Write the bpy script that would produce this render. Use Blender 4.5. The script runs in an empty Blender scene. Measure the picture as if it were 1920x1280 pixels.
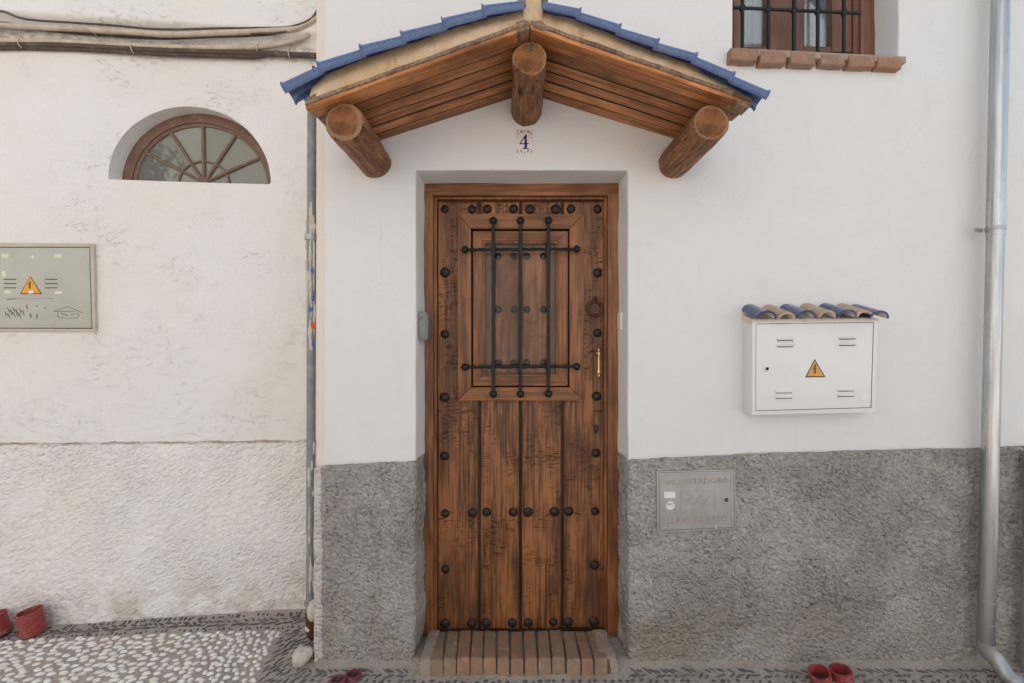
import bpy, bmesh, math, random
import numpy as np
from mathutils import Vector, Matrix
R = math.radians
rng = random.Random(7)
sc = bpy.context.scene
COL = sc.collection

# ------------------------------------------------------------ camera, world, sun, exposure
F = 853.333; D = 2.13333; H = 1.5
cam_d = bpy.data.cameras.new('camera'); cam = bpy.data.objects.new('camera', cam_d); COL.objects.link(cam)
cam_d.lens = 16.0; cam_d.sensor_width = 36.0; cam_d.clip_start = 0.05; cam_d.clip_end = 500
cam.location = (0, -D, H); cam.rotation_euler = (R(90), 0, 0)
sc.camera = cam

SUN_EL, SUN_AZ = 47.0, 170.0         # azimuth: degrees right of the wall's outward normal (the sun stands behind the house)
w = bpy.data.worlds.new('World'); sc.world = w; w.use_nodes = True
wn = w.node_tree; wn.nodes.clear()
sky = wn.nodes.new('ShaderNodeTexSky'); sky.sky_type = 'NISHITA'; sky.sun_disc = False
sky.sun_elevation = R(SUN_EL); sky.sun_rotation = R(180 - SUN_AZ); sky.air_density = 1.0; sky.dust_density = 2.0
hs = wn.nodes.new('ShaderNodeHueSaturation'); hs.inputs['Saturation'].default_value = 0.40
bg = wn.nodes.new('ShaderNodeBackground'); bg.inputs['Strength'].default_value = 0.15
wo = wn.nodes.new('ShaderNodeOutputWorld')
wn.links.new(sky.outputs[0], hs.inputs['Color']); wn.links.new(hs.outputs[0], bg.inputs[0]); wn.links.new(bg.outputs[0], wo.inputs[0])

sun_d = bpy.data.lights.new('sun', 'SUN'); sun_d.energy = 2.5; sun_d.angle = R(0.6); sun_d.color = (1.0, 0.95, 0.90)
sun = bpy.data.objects.new('sun', sun_d); COL.objects.link(sun)
sdir = Vector((math.sin(R(SUN_AZ)) * math.cos(R(SUN_EL)), -math.cos(R(SUN_AZ)) * math.cos(R(SUN_EL)), math.sin(R(SUN_EL))))
sun.rotation_euler = (-sdir).to_track_quat('-Z', 'Y').to_euler(); sun.location = sdir * 20
vs = sc.view_settings
vs.view_transform = 'Standard'; vs.look = 'None'; vs.gamma = 1.0; vs.use_curve_mapping = False
vs.exposure = 0.92

# ------------------------------------------------------------ projection helpers (photo pixel -> place)
def P(px, py, y=0.0):
    s = (y + D) / F
    return Vector(((px - 960) * s, y, H - (py - 640) * s))
def G(px, py, z=0.0):
    d = F * (H - z) / (py - 640)
    return Vector(((px - 960) * d / F, d - D, z))
LA, LB = 0.55, 0.10                   # neighbouring wall: y = LA + LB * x
def PL(px, py, off=0.0):
    k = (px - 960) / F
    y = (LA + LB * k * D - off) / (1 - LB * k)
    return P(px, py, y)

# ------------------------------------------------------------ noise
def _h(ix, iy, iz, seed):
    n = (ix * 374761393 + iy * 668265263 + iz * 2147483647 + seed * 1274126177) & 0xFFFFFFFF
    n = ((n ^ (n >> 13)) * 1274126177) & 0xFFFFFFFF
    return ((n ^ (n >> 16)) & 0xFFFF) / 32767.5 - 1.0
def vn(p, seed=0):
    p = np.asarray(p, dtype=np.float64); i = np.floor(p).astype(np.int64); f = p - i; f = f * f * (3 - 2 * f)
    r = 0
    for dx in (0, 1):
        wx = f[:, 0] if dx else 1 - f[:, 0]
        for dy in (0, 1):
            wy = f[:, 1] if dy else 1 - f[:, 1]
            for dz in (0, 1):
                wz = f[:, 2] if dz else 1 - f[:, 2]
                r = r + wx * wy * wz * _h(i[:, 0] + dx, i[:, 1] + dy, i[:, 2] + dz, seed)
    return r
def fbm(p, freq, octv=3, seed=0, gain=0.5):
    p = np.asarray(p, dtype=np.float64) + 100.0; a = 1.0; r = 0; t = 0
    for o in range(octv):
        r = r + a * vn(p * freq + o * 17.3, seed + o); t += a; a *= gain; freq *= 2.07
    return r / t

# ------------------------------------------------------------ objects and mesh building
ORG = {}
def tag(o, label=None, cat=None, group=None, kind=None):
    if label: o['label'] = label
    if cat: o['category'] = cat
    if group: o['group'] = group
    if kind: o['kind'] = kind
    return o
def thing(name, loc, label, cat, group=None):
    o = bpy.data.objects.new(name, None); COL.objects.link(o); o.empty_display_size = 0.1
    o.location = loc; ORG[o.name] = Vector(loc)
    return tag(o, label, cat, group)
def org(o): return ORG[o.name] if o else Vector((0, 0, 0))
def inst(name, me, loc, parent=None, rot=None, scale=None):
    o = bpy.data.objects.new(name, me); COL.objects.link(o)
    o.parent = parent; o.location = Vector(loc) - org(parent); ORG[o.name] = Vector(loc)
    if rot is not None: o.rotation_euler = rot
    if scale is not None: o.scale = scale
    return o

class MB:
    def __init__(s): s.v = []; s.f = []; s.mi = []
    def add(s, v, f, m=0):
        n = len(s.v); s.v += [tuple(q) for q in v]; s.f += [tuple(i + n for i in q) for q in f]; s.mi += [m] * len(f)
        return s
    def box(s, c, d, rot=None):
        c = Vector(c); x, y, z = (q / 2 for q in d)
        vv = [Vector((a, b, e)) for a in (-x, x) for b in (-y, y) for e in (-z, z)]
        if rot: vv = [rot @ q for q in vv]
        return s.add([c + q for q in vv], [(0, 1, 3, 2), (4, 6, 7, 5), (0, 4, 5, 1), (2, 3, 7, 6), (0, 2, 6, 4), (1, 5, 7, 3)])
    def prism(s, pts, d):             # polygon pts (facing the viewer, any order) pushed by vector d
        n = len(pts); pts = [Vector(p) for p in pts]; d = Vector(d)
        vv = pts + [p + d for p in pts]
        ff = [tuple(range(n)), tuple(range(2 * n - 1, n - 1, -1))] + [(i, i + n, (i + 1) % n + n, (i + 1) % n) for i in range(n)]
        return s.add(vv, ff)
    def plate(s, px, y0, y1):
        pts = [P(a, b, y0) for a, b in px]; return s.prism(pts, (0, y1 - y0, 0))
    def plateL(s, px, o0, o1):
        pts = [PL(a, b, o0) for a, b in px]; return s.prism(pts, (0, o0 - o1, 0))
    def rect(s, x0, y0, x1, y1, f, b): return s.plate([(x0, y0), (x0, y1), (x1, y1), (x1, y0)], f, b)
    def tube(s, pts, r, seg=10, caps=True, rr=None):
        pts = [Vector(p) for p in pts]; n = len(pts); vv = []; up = None
        for i, p in enumerate(pts):
            t = (pts[min(i + 1, n - 1)] - pts[max(i - 1, 0)]).normalized()
            if up is None:
                up = t.orthogonal().normalized()
            up = (up - t * up.dot(t)).normalized(); sd = t.cross(up)
            q = rr[i] if rr else r
            for k in range(seg):
                a = 2 * math.pi * k / seg; vv.append(p + up * math.cos(a) * q + sd * math.sin(a) * q)
        ff = [(i * seg + k, i * seg + (k + 1) % seg, (i + 1) * seg + (k + 1) % seg, (i + 1) * seg + k) for i in range(n - 1) for k in range(seg)]
        if caps: ff += [tuple(range(seg - 1, -1, -1)), tuple((n - 1) * seg + k for k in range(seg))]
        return s.add(vv, ff)
    def lathe(s, prof, c, axis=(0, 0, 1), seg=16):
        ax = Vector(axis).normalized(); pts = [Vector(c) + ax * h for r, h in prof]
        u = ax.orthogonal().normalized(); w_ = ax.cross(u); vv = []
        for (r, h), p in zip(prof, pts):
            for k in range(seg):
                a = 2 * math.pi * k / seg; vv.append(p + (u * math.cos(a) + w_ * math.sin(a)) * max(r, 1e-5))
        n = len(prof)
        ff = [(i * seg + k, i * seg + (k + 1) % seg, (i + 1) * seg + (k + 1) % seg, (i + 1) * seg + k) for i in range(n - 1) for k in range(seg)]
        if prof[0][0] > 1e-4: ff.append(tuple(range(seg - 1, -1, -1)))
        if prof[-1][0] > 1e-4: ff.append(tuple((n - 1) * seg + k for k in range(seg)))
        return s.add(vv, ff)
    def torus(s, c, n, Rr, r, seg=28, sg=8):
        n = Vector(n).normalized(); u = n.orthogonal().normalized(); w_ = n.cross(u)
        vv = []; ff = []
        for i in range(seg):
            a = 2 * math.pi * i / seg; d = u * math.cos(a) + w_ * math.sin(a)
            for k in range(sg):
                b = 2 * math.pi * k / sg; vv.append(Vector(c) + d * (Rr + r * math.cos(b)) + n * r * math.sin(b))
        for i in range(seg):
            for k in range(sg):
                j = (i + 1) % seg; l = (k + 1) % sg; ff.append((i * sg + k, j * sg + k, j * sg + l, i * sg + l))
        return s.add(vv, ff)
    def slab(s, O, U, V, N, t, nu=6, nv=6, amp=0.0, freq=10, rnd=0.003, seed=0, wob=0.0, hole=None, an=(1, 1, 1), back=True):
        """board with a rounded, slightly uneven face; U, V are edge vectors, N points out of the face"""
        O, U, V = Vector(O), Vector(U), Vector(V); N = Vector(N).normalized(); lu, lv = U.length, V.length
        def lines(L, n):
            a = [0, rnd * .35, rnd, *[rnd + (L - 2 * rnd) * i / n for i in range(1, n)], L - rnd, L - rnd * .35, L] if rnd > 0 else [L * i / n for i in range(n + 1)]
            return np.array(a)
        a = lines(lu, nu); b = lines(lv, nv); A, B = np.meshgrid(a, b, indexing='ij')
        e = np.minimum(np.minimum(A, lu - A), np.minimum(B, lv - B))
        dep = np.where(e < rnd, rnd - np.sqrt(np.maximum(rnd ** 2 - (rnd - e) ** 2, 0)), 0) if rnd > 0 else 0 * A
        P0 = np.array(O)[None, :] + A.reshape(-1, 1) * np.array(U / lu) + B.reshape(-1, 1) * np.array(V / lv)
        q = P0 * np.array(an)
        dn = amp * fbm(q, freq, 3, seed) - dep.ravel()
        P1 = P0 + dn[:, None] * np.array(N)
        if wob:
            P1 += wob * fbm(q, freq * .6, 2, seed + 31)[:, None] * np.array(U / lu) + wob * fbm(q, freq * .6, 2, seed + 57)[:, None] * np.array(V / lv)
        ni, nj = len(a), len(b); ff = []
        for i in range(ni - 1):
            for j in range(nj - 1):
                if hole:
                    c = (P0[i * nj + j] + P0[(i + 1) * nj + j + 1]) / 2
                    if hole[0] < c[0] < hole[1] and hole[2] < c[2] < hole[3]: continue
                ff.append((i * nj + j, (i + 1) * nj + j, (i + 1) * nj + j + 1, i * nj + j + 1))
        ring = [i * nj for i in range(ni)] + [(ni - 1) * nj + j for j in range(1, nj)] + [i * nj + nj - 1 for i in range(ni - 2, -1, -1)] + [j for j in range(nj - 2, 0, -1)]
        base = len(P1); low = P1[ring] - np.array(N) * t
        vv = np.vstack([P1, low]); m = len(ring)
        sk = [(ring[k], base + k, base + (k + 1) % m, ring[(k + 1) % m]) for k in range(m)]
        if hole:
            s.add(vv.tolist(), ff, 0); return s.add(vv.tolist(), sk, 1)
        ff += sk
        if back and not hole: ff.append(tuple(base + k for k in range(m)))
        return s.add(vv.tolist(), ff)
    def build(s, name, mats, parent=None, at=None, smooth=True, bev=0.0, ang=38, label=None):
        o = Vector(at) if at is not None else org(parent)
        me = bpy.data.meshes.new(name)
        me.from_pydata([(a - o.x, b - o.y, c - o.z) for a, b, c in s.v], [], s.f)
        if not isinstance(mats, (list, tuple)): mats = [mats]
        for m in mats: me.materials.append(m)
        if len(mats) > 1: me.polygons.foreach_set('material_index', s.mi)
        bm = bmesh.new(); bm.from_mesh(me)
        bmesh.ops.recalc_face_normals(bm, faces=bm.faces)
        if bev:
            es = [e for e in bm.edges if len(e.link_faces) == 2 and e.calc_face_angle(0) > R(30)]
            bmesh.ops.bevel(bm, geom=es, offset=bev, segments=2, affect='EDGES', profile=0.6, clamp_overlap=True)
        bm.to_mesh(me); bm.free()
        if smooth:
            me.polygons.foreach_set('use_smooth', [True] * len(me.polygons)); me.set_sharp_from_angle(angle=R(ang))
        me.update()
        ob = bpy.data.objects.new(name, me); COL.objects.link(ob); ob.parent = parent
        ob.location = o - org(parent); ORG[ob.name] = o
        if label: ob['label'] = label
        return ob

def text_mesh(mb, txt, size, O, U, V, N, ext, align='CENTER'):
    """lettering as thin raised mesh: U is the writing direction, V up, N out"""
    c = bpy.data.curves.new('lettering', 'FONT'); c.body = txt; c.size = size; c.extrude = ext / 2; c.resolution_u = 2
    c.align_x = align; c.align_y = 'CENTER'
    o = bpy.data.objects.new('lettering_tmp', c); COL.objects.link(o)
    bpy.context.view_layer.update()
    me = bpy.data.meshes.new_from_object(o.evaluated_get(bpy.context.evaluated_depsgraph_get()))
    bpy.data.objects.remove(o)
    O, U, V, N = Vector(O), Vector(U).normalized(), Vector(V).normalized(), Vector(N).normalized()
    mb.add([O + U * v.co.x + V * v.co.y + N * v.co.z for v in me.vertices], [tuple(p.vertices) for p in me.polygons])

# ------------------------------------------------------------ materials
class NT:
    def __init__(s, name):
        s.m = bpy.data.materials.new(name); s.m.use_nodes = True; s.t = s.m.node_tree; s.t.nodes.clear()
        s.out = s.t.nodes.new('ShaderNodeOutputMaterial')
    def n(s, typ, **k):
        x = s.t.nodes.new(typ)
        for a, b in k.items(): setattr(x, a, b)
        return x
    def put(s, sock, v):
        if isinstance(v, bpy.types.NodeSocket): s.t.links.new(v, sock)
        else:
            if sock.type == 'RGBA' and len(v) == 3: v = (*v, 1)
            sock.default_value = v
    roty = 0.0
    def pos(s, sc=(1, 1, 1), rnd=0.0, obj=False):
        if s.roty:
            vr = s.n('ShaderNodeVectorRotate', rotation_type='Y_AXIS'); s.put(vr.inputs['Vector'], s.n('ShaderNodeNewGeometry').outputs['Position']); vr.inputs['Angle'].default_value = s.roty; src = vr.outputs[0]
        elif obj: src = s.n('ShaderNodeTexCoord').outputs['Object']
        else: src = s.n('ShaderNodeNewGeometry').outputs['Position']
        if rnd:
            oi = s.n('ShaderNodeObjectInfo'); m = s.n('ShaderNodeVectorMath', operation='SCALE')
            m.inputs[0].default_value = (rnd, rnd * 1.7, rnd * .6); s.put(m.inputs['Scale'], oi.outputs['Random'])
            a = s.n('ShaderNodeVectorMath', operation='ADD'); s.put(a.inputs[0], src); s.put(a.inputs[1], m.outputs[0]); src = a.outputs[0]
        m = s.n('ShaderNodeVectorMath', operation='MULTIPLY'); s.put(m.inputs[0], src); m.inputs[1].default_value = sc
        return m.outputs[0]
    def noise(s, v, scale, detail=4, rough=.55, dist=0.0):
        x = s.n('ShaderNodeTexNoise'); s.put(x.inputs['Vector'], v); x.inputs['Scale'].default_value = scale
        x.inputs['Detail'].default_value = detail; x.inputs['Roughness'].default_value = rough; x.inputs['Distortion'].default_value = dist
        return x.outputs[0]
    def voro(s, v, scale, feat='F1', rnd=1.0):
        x = s.n('ShaderNodeTexVoronoi', feature=feat); s.put(x.inputs['Vector'], v); x.inputs['Scale'].default_value = scale
        x.inputs['Randomness'].default_value = rnd
        return x.outputs['Distance']
    def ramp(s, f, a, b, lo=0.0, hi=1.0):
        x = s.n('ShaderNodeMapRange', interpolation_type='SMOOTHSTEP'); s.put(x.inputs['Value'], f)
        for k, v in (('From Min', a), ('From Max', b), ('To Min', lo), ('To Max', hi)): s.put(x.inputs[k], v)
        return x.outputs[0]
    def mix(s, f, a, b, mode='MIX'):
        x = s.n('ShaderNodeMix', data_type='RGBA', blend_type=mode)
        s.put(x.inputs[0], f); s.put(x.inputs[6], a); s.put(x.inputs[7], b); return x.outputs[2]
    def math(s, op, a, b=0.0, c=0.0):
        x = s.n('ShaderNodeMath', operation=op); s.put(x.inputs[0], a); s.put(x.inputs[1], b); s.put(x.inputs[2], c); return x.outputs[0]
    def sep(s, v):
        x = s.n('ShaderNodeSeparateXYZ'); s.put(x.inputs[0], v); return x.outputs
    def rand(s): return s.n('ShaderNodeObjectInfo').outputs['Random']
    def bump(s, h, dist, normal=None, strength=1.0):
        x = s.n('ShaderNodeBump'); s.put(x.inputs['Height'], h); x.inputs['Distance'].default_value = dist; s.put(x.inputs['Strength'], strength)
        if normal is not None: s.put(x.inputs['Normal'], normal)
        return x.outputs[0]
    def done(s, color, rough=.6, normal=None, metal=0.0, spec=.5, coat=0.0, coat_r=.1):
        b = s.n('ShaderNodeBsdfPrincipled'); s.put(b.inputs['Base Color'], color); s.put(b.inputs['Roughness'], rough)
        s.put(b.inputs['Metallic'], metal); s.put(b.inputs['Specular IOR Level'], spec); s.put(b.inputs['Coat Weight'], coat); s.put(b.inputs['Coat Roughness'], coat_r)
        if normal is not None: s.put(b.inputs['Normal'], normal)
        s.t.links.new(b.outputs[0], s.out.inputs[0]); return s.m

def plaster_mat(name, base, tint, edge_cream=False, bump=0.0012, scratch=0.35, dirt=(.42, .35, .27), low=None, rough=False, line=None, band=None):
    t = NT(name); p = t.pos()
    c = t.mix(t.ramp(t.noise(p, 1.6, 5, .6), .35, .7), base, tint)
    c = t.mix(t.ramp(t.noise(p, 7, 6, .7), .45, .8, 0, .35), c, tuple(x * .9 for x in base))
    gate = t.ramp(t.noise(p, 2.4, 3, .6), .42, .62)
    st = t.noise(t.pos((1.0, 1, 2.0)), 24, 7, .75, 1.0)                    # small scratches and scuffs in clusters
    c = t.mix(t.math('MULTIPLY', t.ramp(st, .56, .68, 0, scratch), gate), c, dirt)
    sp = t.voro(t.pos(), 8); c = t.mix(t.ramp(sp, .034, .016, 0, .8 * min(1, scratch + .25)), c, (.10, .08, .07))
    drip = t.noise(t.pos((14, 14, .9)), 1.0, 4, .6); c = t.mix(t.ramp(drip, .60, .8, 0, .12 + .2 * scratch), c, dirt)
    wp = t.n('ShaderNodeVectorMath', operation='ADD'); t.put(wp.inputs[0], p)
    nz = t.n('ShaderNodeTexNoise'); nz.inputs['Scale'].default_value = 5; t.put(nz.inputs['Vector'], p); ws = t.n('ShaderNodeVectorMath', operation='SCALE'); t.put(ws.inputs[0], nz.outputs['Color']); ws.inputs['Scale'].default_value = .35; t.put(wp.inputs[1], ws.outputs[0])
    ck = t.voro(wp.outputs[0], 1.3, 'DISTANCE_TO_EDGE'); cg = t.ramp(t.noise(t.pos((1, 1, 1)), 1.1, 2), .52, .60)
    c = t.mix(t.math('MULTIPLY', t.ramp(ck, .0025, .0008, 0, .12 if edge_cream else .30), cg), c, dirt)
    x, y, z = t.sep(p)
    if edge_cream:
        wv = t.math('MULTIPLY_ADD', t.noise(p, 5, 2), .02, x)
        c = t.mix(t.ramp(wv, -.862, -.872, 0, .5), c, (.72, .60, .46))
    if low is not None:
        c = t.mix(t.math('MULTIPLY', t.ramp(z, low + .30, low, 0, .6), t.ramp(t.noise(p, 6, 5, .65), .42, .62)), c, dirt)
    if line is not None:                                                   # uneven dark brown line where the thick upper coat ends
        zl = t.math('SUBTRACT', z, t.math('MULTIPLY_ADD', x, line[1], line[0])); zl = t.math('MULTIPLY_ADD', t.noise(p, 12, 4, .7), .03, t.math('SUBTRACT', zl, .015))
        m_ = t.math('MULTIPLY', t.ramp(zl, -.014, -.002), t.ramp(zl, .006, .0)); c = t.mix(t.math('MULTIPLY', m_, t.ramp(t.noise(p, 9, 5, .7), .35, .6, .25, .8)), c, (.30, .22, .15))
    if band is not None:                                                   # grime between the cables
        m_ = t.math('MULTIPLY', t.ramp(z, band[0], band[0] + .05), t.ramp(z, band[1], band[1] - .05)); c = t.mix(t.math('MULTIPLY', m_, t.ramp(t.noise(t.pos((1, 1, 2)), 16, 6, .75), .40, .66, 0, .75)), c, (.33, .26, .19))
    if rough:
        t.roty = .45; pd = t.pos((.74, 1, 1.28)); t.roty = 0.0
        vr = t.voro(pd, 62); h = t.math('MULTIPLY_ADD', vr, -.9, t.noise(pd, 46, 4, .6)); h = t.math('ADD', h, t.math('MULTIPLY', t.noise(p, 130, 4, .6), .25))
        c = t.mix(t.ramp(t.noise(pd, 70, 5, .75), .56, .70, 0, .35), c, (.52, .47, .41))
    else:
        h = t.math('MULTIPLY_ADD', t.noise(p, 140, 5, .65), .30, t.noise(t.pos((1, 1, 1.25)), 20, 5, .6))
        h = t.math('MULTIPLY_ADD', t.math('MULTIPLY', t.ramp(st, .54, .66), gate), -.6 * scratch, h)
    return t.done(c, .85, t.bump(h, bump, strength=t.ramp(t.noise(p, 2.6, 3, .6), .36, .60, .45, 1.0) if rough else 1.0), spec=.25)

M = {}
_a, _b = PL(0, 830), PL(575, 825); _m = (_b.z - _a.z) / (_b.x - _a.x)
M['plaster'] = plaster_mat('white_plaster', (.705, .720, .722), (.722, .712, .698), True, .0036, .16)
M['plaster_old'] = plaster_mat('old_whitewash', (.81, .802, .785), (.785, .76, .73), False, .008, .32, line=(_a.z - _m * _a.x, _m), band=(PL(300, 112).z, PL(300, 62).z))
M['roughcast'] = plaster_mat('white_roughcast', (.83, .82, .80), (.80, .775, .74), False, .010, .34, low=0.0, rough=True, line=(_a.z - _m * _a.x, _m))

def concrete_mat():
    t = NT('grey_cement_render'); p = t.pos(); x, y, z = t.sep(p)
    c = t.mix(t.ramp(t.noise(p, 2.2, 5, .6), .38, .62), (.405, .395, .375), (.42, .395, .36))
    c = t.mix(t.ramp(t.noise(p, 16, 5, .7), .42, .68, 0, .45), c, (.30, .29, .275))
    t.roty = -.5; pd = t.pos((.85, 1, 1.15)); t.roty = 0.0
    c = t.mix(t.ramp(t.noise(pd, 58, 6, .8), .47, .63, 0, .60), c, (.66, .62, .56))
    g = t.ramp(t.noise(p, 3.2, 3, .6), .40, .60, .45, 1)
    c = t.mix(t.math('MULTIPLY', t.ramp(t.noise(pd, 66, 5, .85), .52, .61, 0, .9), g), c, (.13, .115, .10))  # dark grain contrast imitates shade in tiny cavities
    c = t.mix(t.math('MULTIPLY', t.ramp(t.voro(p, 30), .18, .08, 0, .9), t.ramp(t.noise(p, 5, 3), .47, .58)), c, (.07, .06, .05))  # dark specks imitate the shade inside small pits
    c = t.mix(t.math('MULTIPLY', t.ramp(z, .50, 0, 0, .6), t.ramp(t.noise(p, 2.2, 5, .65), .38, .66)), c, (.42, .35, .26))
    wp = t.n('ShaderNodeVectorMath', operation='ADD'); t.put(wp.inputs[0], p)
    nz = t.n('ShaderNodeTexNoise'); nz.inputs['Scale'].default_value = 7; t.put(nz.inputs['Vector'], p); ws = t.n('ShaderNodeVectorMath', operation='SCALE'); t.put(ws.inputs[0], nz.outputs['Color']); ws.inputs['Scale'].default_value = .25; t.put(wp.inputs[1], ws.outputs[0])
    ck = t.ramp(t.voro(wp.outputs[0], 2.6, 'DISTANCE_TO_EDGE'), .012, .003); cg = t.ramp(t.noise(p, 2.2, 2), .54, .62)
    c = t.mix(t.math('MULTIPLY', t.math('MULTIPLY', ck, cg), .4), c, (.14, .12, .10))
    wv = t.math('MULTIPLY_ADD', t.noise(t.pos((1, 1, .8)), 22, 4, .7), .034, x)
    wm = t.ramp(wv, -.868, -.875)
    c = t.mix(wm, c, t.mix(t.ramp(t.noise(p, 40, 4), .55, .7, 0, .6), (.72, .68, .64), (.42, .36, .28)))
    h = t.math('MULTIPLY_ADD', t.voro(pd, 58), -.8, t.math('ADD', t.noise(pd, 40, 5, .68), t.math('MULTIPLY', t.noise(p, 120, 4, .6), .3)))
    h = t.math('MULTIPLY_ADD', t.math('MULTIPLY', ck, cg), -.25, h)
    return t.done(c, .9, t.bump(h, .028, strength=t.ramp(t.noise(p, 2.1, 3, .6), .36, .62, .60, 1.0)), spec=.2)
M['concrete'] = concrete_mat()

def mortar_mat(name, a, b, scale=40, dist=.003, dark=(.2, .17, .14)):
    t = NT(name); p = t.pos()
    c = t.mix(t.ramp(t.noise(p, 6, 5, .6), .35, .65), a, b)
    c = t.mix(t.ramp(t.noise(p, scale * 1.6, 5, .8), .50, .66, 0, .7), c, dark)
    h = t.noise(p, scale, 6, .7)
    return t.done(c, .9, t.bump(h, dist), spec=.2)
M['ground'] = mortar_mat('paving_mortar', (.42, .365, .315), (.50, .44, .38), 60, .010, (.11, .10, .085))
def roof_mortar_mat():
    t = NT('roof_mortar'); p = t.pos()
    c = t.mix(t.ramp(t.noise(p, 4.5, 5, .65), .38, .62), (.64, .45, .28), (.72, .58, .43))
    c = t.mix(t.ramp(t.noise(t.pos((1, 1, .35)), 16, 5, .7), .50, .70, 0, .75), c, (.44, .26, .14))
    c = t.mix(t.ramp(t.noise(p, 70, 5, .75), .55, .72, 0, .5), c, (.36, .24, .15))
    return t.done(c, .9, t.bump(t.noise(p, 34, 6, .7), .009), spec=.2)
M['roof_mortar'] = roof_mortar_mat()
M['joint'] = mortar_mat('step_mortar', (.20, .165, .14), (.12, .105, .09), 50, .004, (.03, .03, .03))
M['step_fill'] = mortar_mat('step_cement', (.42, .33, .25), (.36, .31, .26), 40, .010, (.12, .10, .085))
M['lid_gap'] = mortar_mat('grey_filler', (.15, .14, .13), (.19, .18, .165), 40, .002)  # dark grey for the gap round the meter cover lid

def wood_mat(name, light, dark, axis='z', hew=0.0, rough=.45, gs=1.0, coat=.15, dk=.5, tv=(.85, 1.12), roty=0.0):
    t = NT(name); t.roty = roty
    sc_ = {'z': (1, 1, .045), 'x': (.045, 1, 1), 'y': (1, .045, 1)}[axis]
    pr = t.pos(sc_, 3.0); pu = t.pos((1, 1, 1), 3.0)
    warp = t.noise(t.pos(tuple(.25 if v < 1 else 1 for v in sc_), 3.0), 9, 3, .5)
    g1 = t.noise(pr, 90 * gs, 6, .7, .25); g2 = t.noise(pr, 26 * gs, 5, .62, 1.2)
    f = t.math('ADD', t.math('MULTIPLY', g1, .55), t.math('MULTIPLY', g2, .45))
    f = t.math('ADD', f, t.math('MULTIPLY', t.math('SUBTRACT', warp, .5), .35))
    c = t.mix(t.ramp(f, .40, .60), dark, light)
    c = t.mix(t.ramp(t.noise(pu, 5, 5, .65), .44, .66, 0, dk), c, tuple(v * .38 for v in dark))
    tint = t.ramp(t.rand(), 0, 1, tv[0], tv[1])
    cm = t.n('ShaderNodeVectorMath', operation='SCALE'); t.put(cm.inputs[0], c); t.put(cm.inputs['Scale'], tint); c = cm.outputs[0]
    h = t.math('MULTIPLY', g1, .8)
    h = t.math('ADD', h, t.math('MULTIPLY', g2, .4))
    if hew:
        cuts = t.noise(t.pos((.42, 1, 2.3), 3.0), 34, 4, .65, 1.8)
        cm_ = t.ramp(cuts, .565, .63)
        gate = t.ramp(t.noise(pu, 6, 4), .46, .58)
        cm2 = t.math('MULTIPLY', cm_, gate)
        c = t.mix(t.math('MULTIPLY', cm2, .42), c, tuple(v * .22 for v in dark))
        h = t.math('MULTIPLY_ADD', cm2, -1.5 * hew, h)
        h = t.math('MULTIPLY_ADD', t.noise(t.pos((.5, 1, 1), 3.0), 14, 3, .5), 2.2 * hew, h)
    return t.done(c, t.ramp(f, .3, .7, rough + .12, rough - .05), t.bump(h, .0022), spec=.4, coat=coat, coat_r=.35)
M['door_wood'] = wood_mat('hewn_door_wood', (.29, .115, .040), (.085, .032, .012), 'z', 1.0, .46, coat=.10, dk=.34, gs=1.35)
M['frame_wood'] = wood_mat('frame_wood', (.31, .125, .042), (.125, .045, .016), 'z', 0, .45, coat=.15, dk=.3)
M['frame_wood_x'] = wood_mat('rail_wood', (.30, .115, .034), (.125, .043, .013), 'x', 0, .45, coat=.15, dk=.3)
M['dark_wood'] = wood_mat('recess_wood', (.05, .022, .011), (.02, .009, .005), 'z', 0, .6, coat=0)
M['shutter_wood'] = wood_mat('shutter_wood', (.40, .185, .085), (.18, .075, .034), 'z', .5, .5, coat=.05)
M['board_l'] = wood_mat('soffit_wood', (.60, .26, .095), (.28, .10, .034), 'x', 0, .5, coat=.05, dk=.55, tv=(.72, 1.2), roty=.33)
M['board_r'] = wood_mat('soffit_wood', (.60, .26, .095), (.28, .10, .034), 'x', 0, .5, coat=.05, dk=.55, tv=(.72, 1.2), roty=-.32)
M['grey_wood'] = wood_mat('weathered_wood', (.36, .25, .17), (.16, .10, .07), 'y', 0, .8, coat=0)
M['window_wood'] = wood_mat('window_wood', (.20, .085, .050), (.13, .05, .028), 'z', 0, .4, coat=.3, dk=.2)

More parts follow.
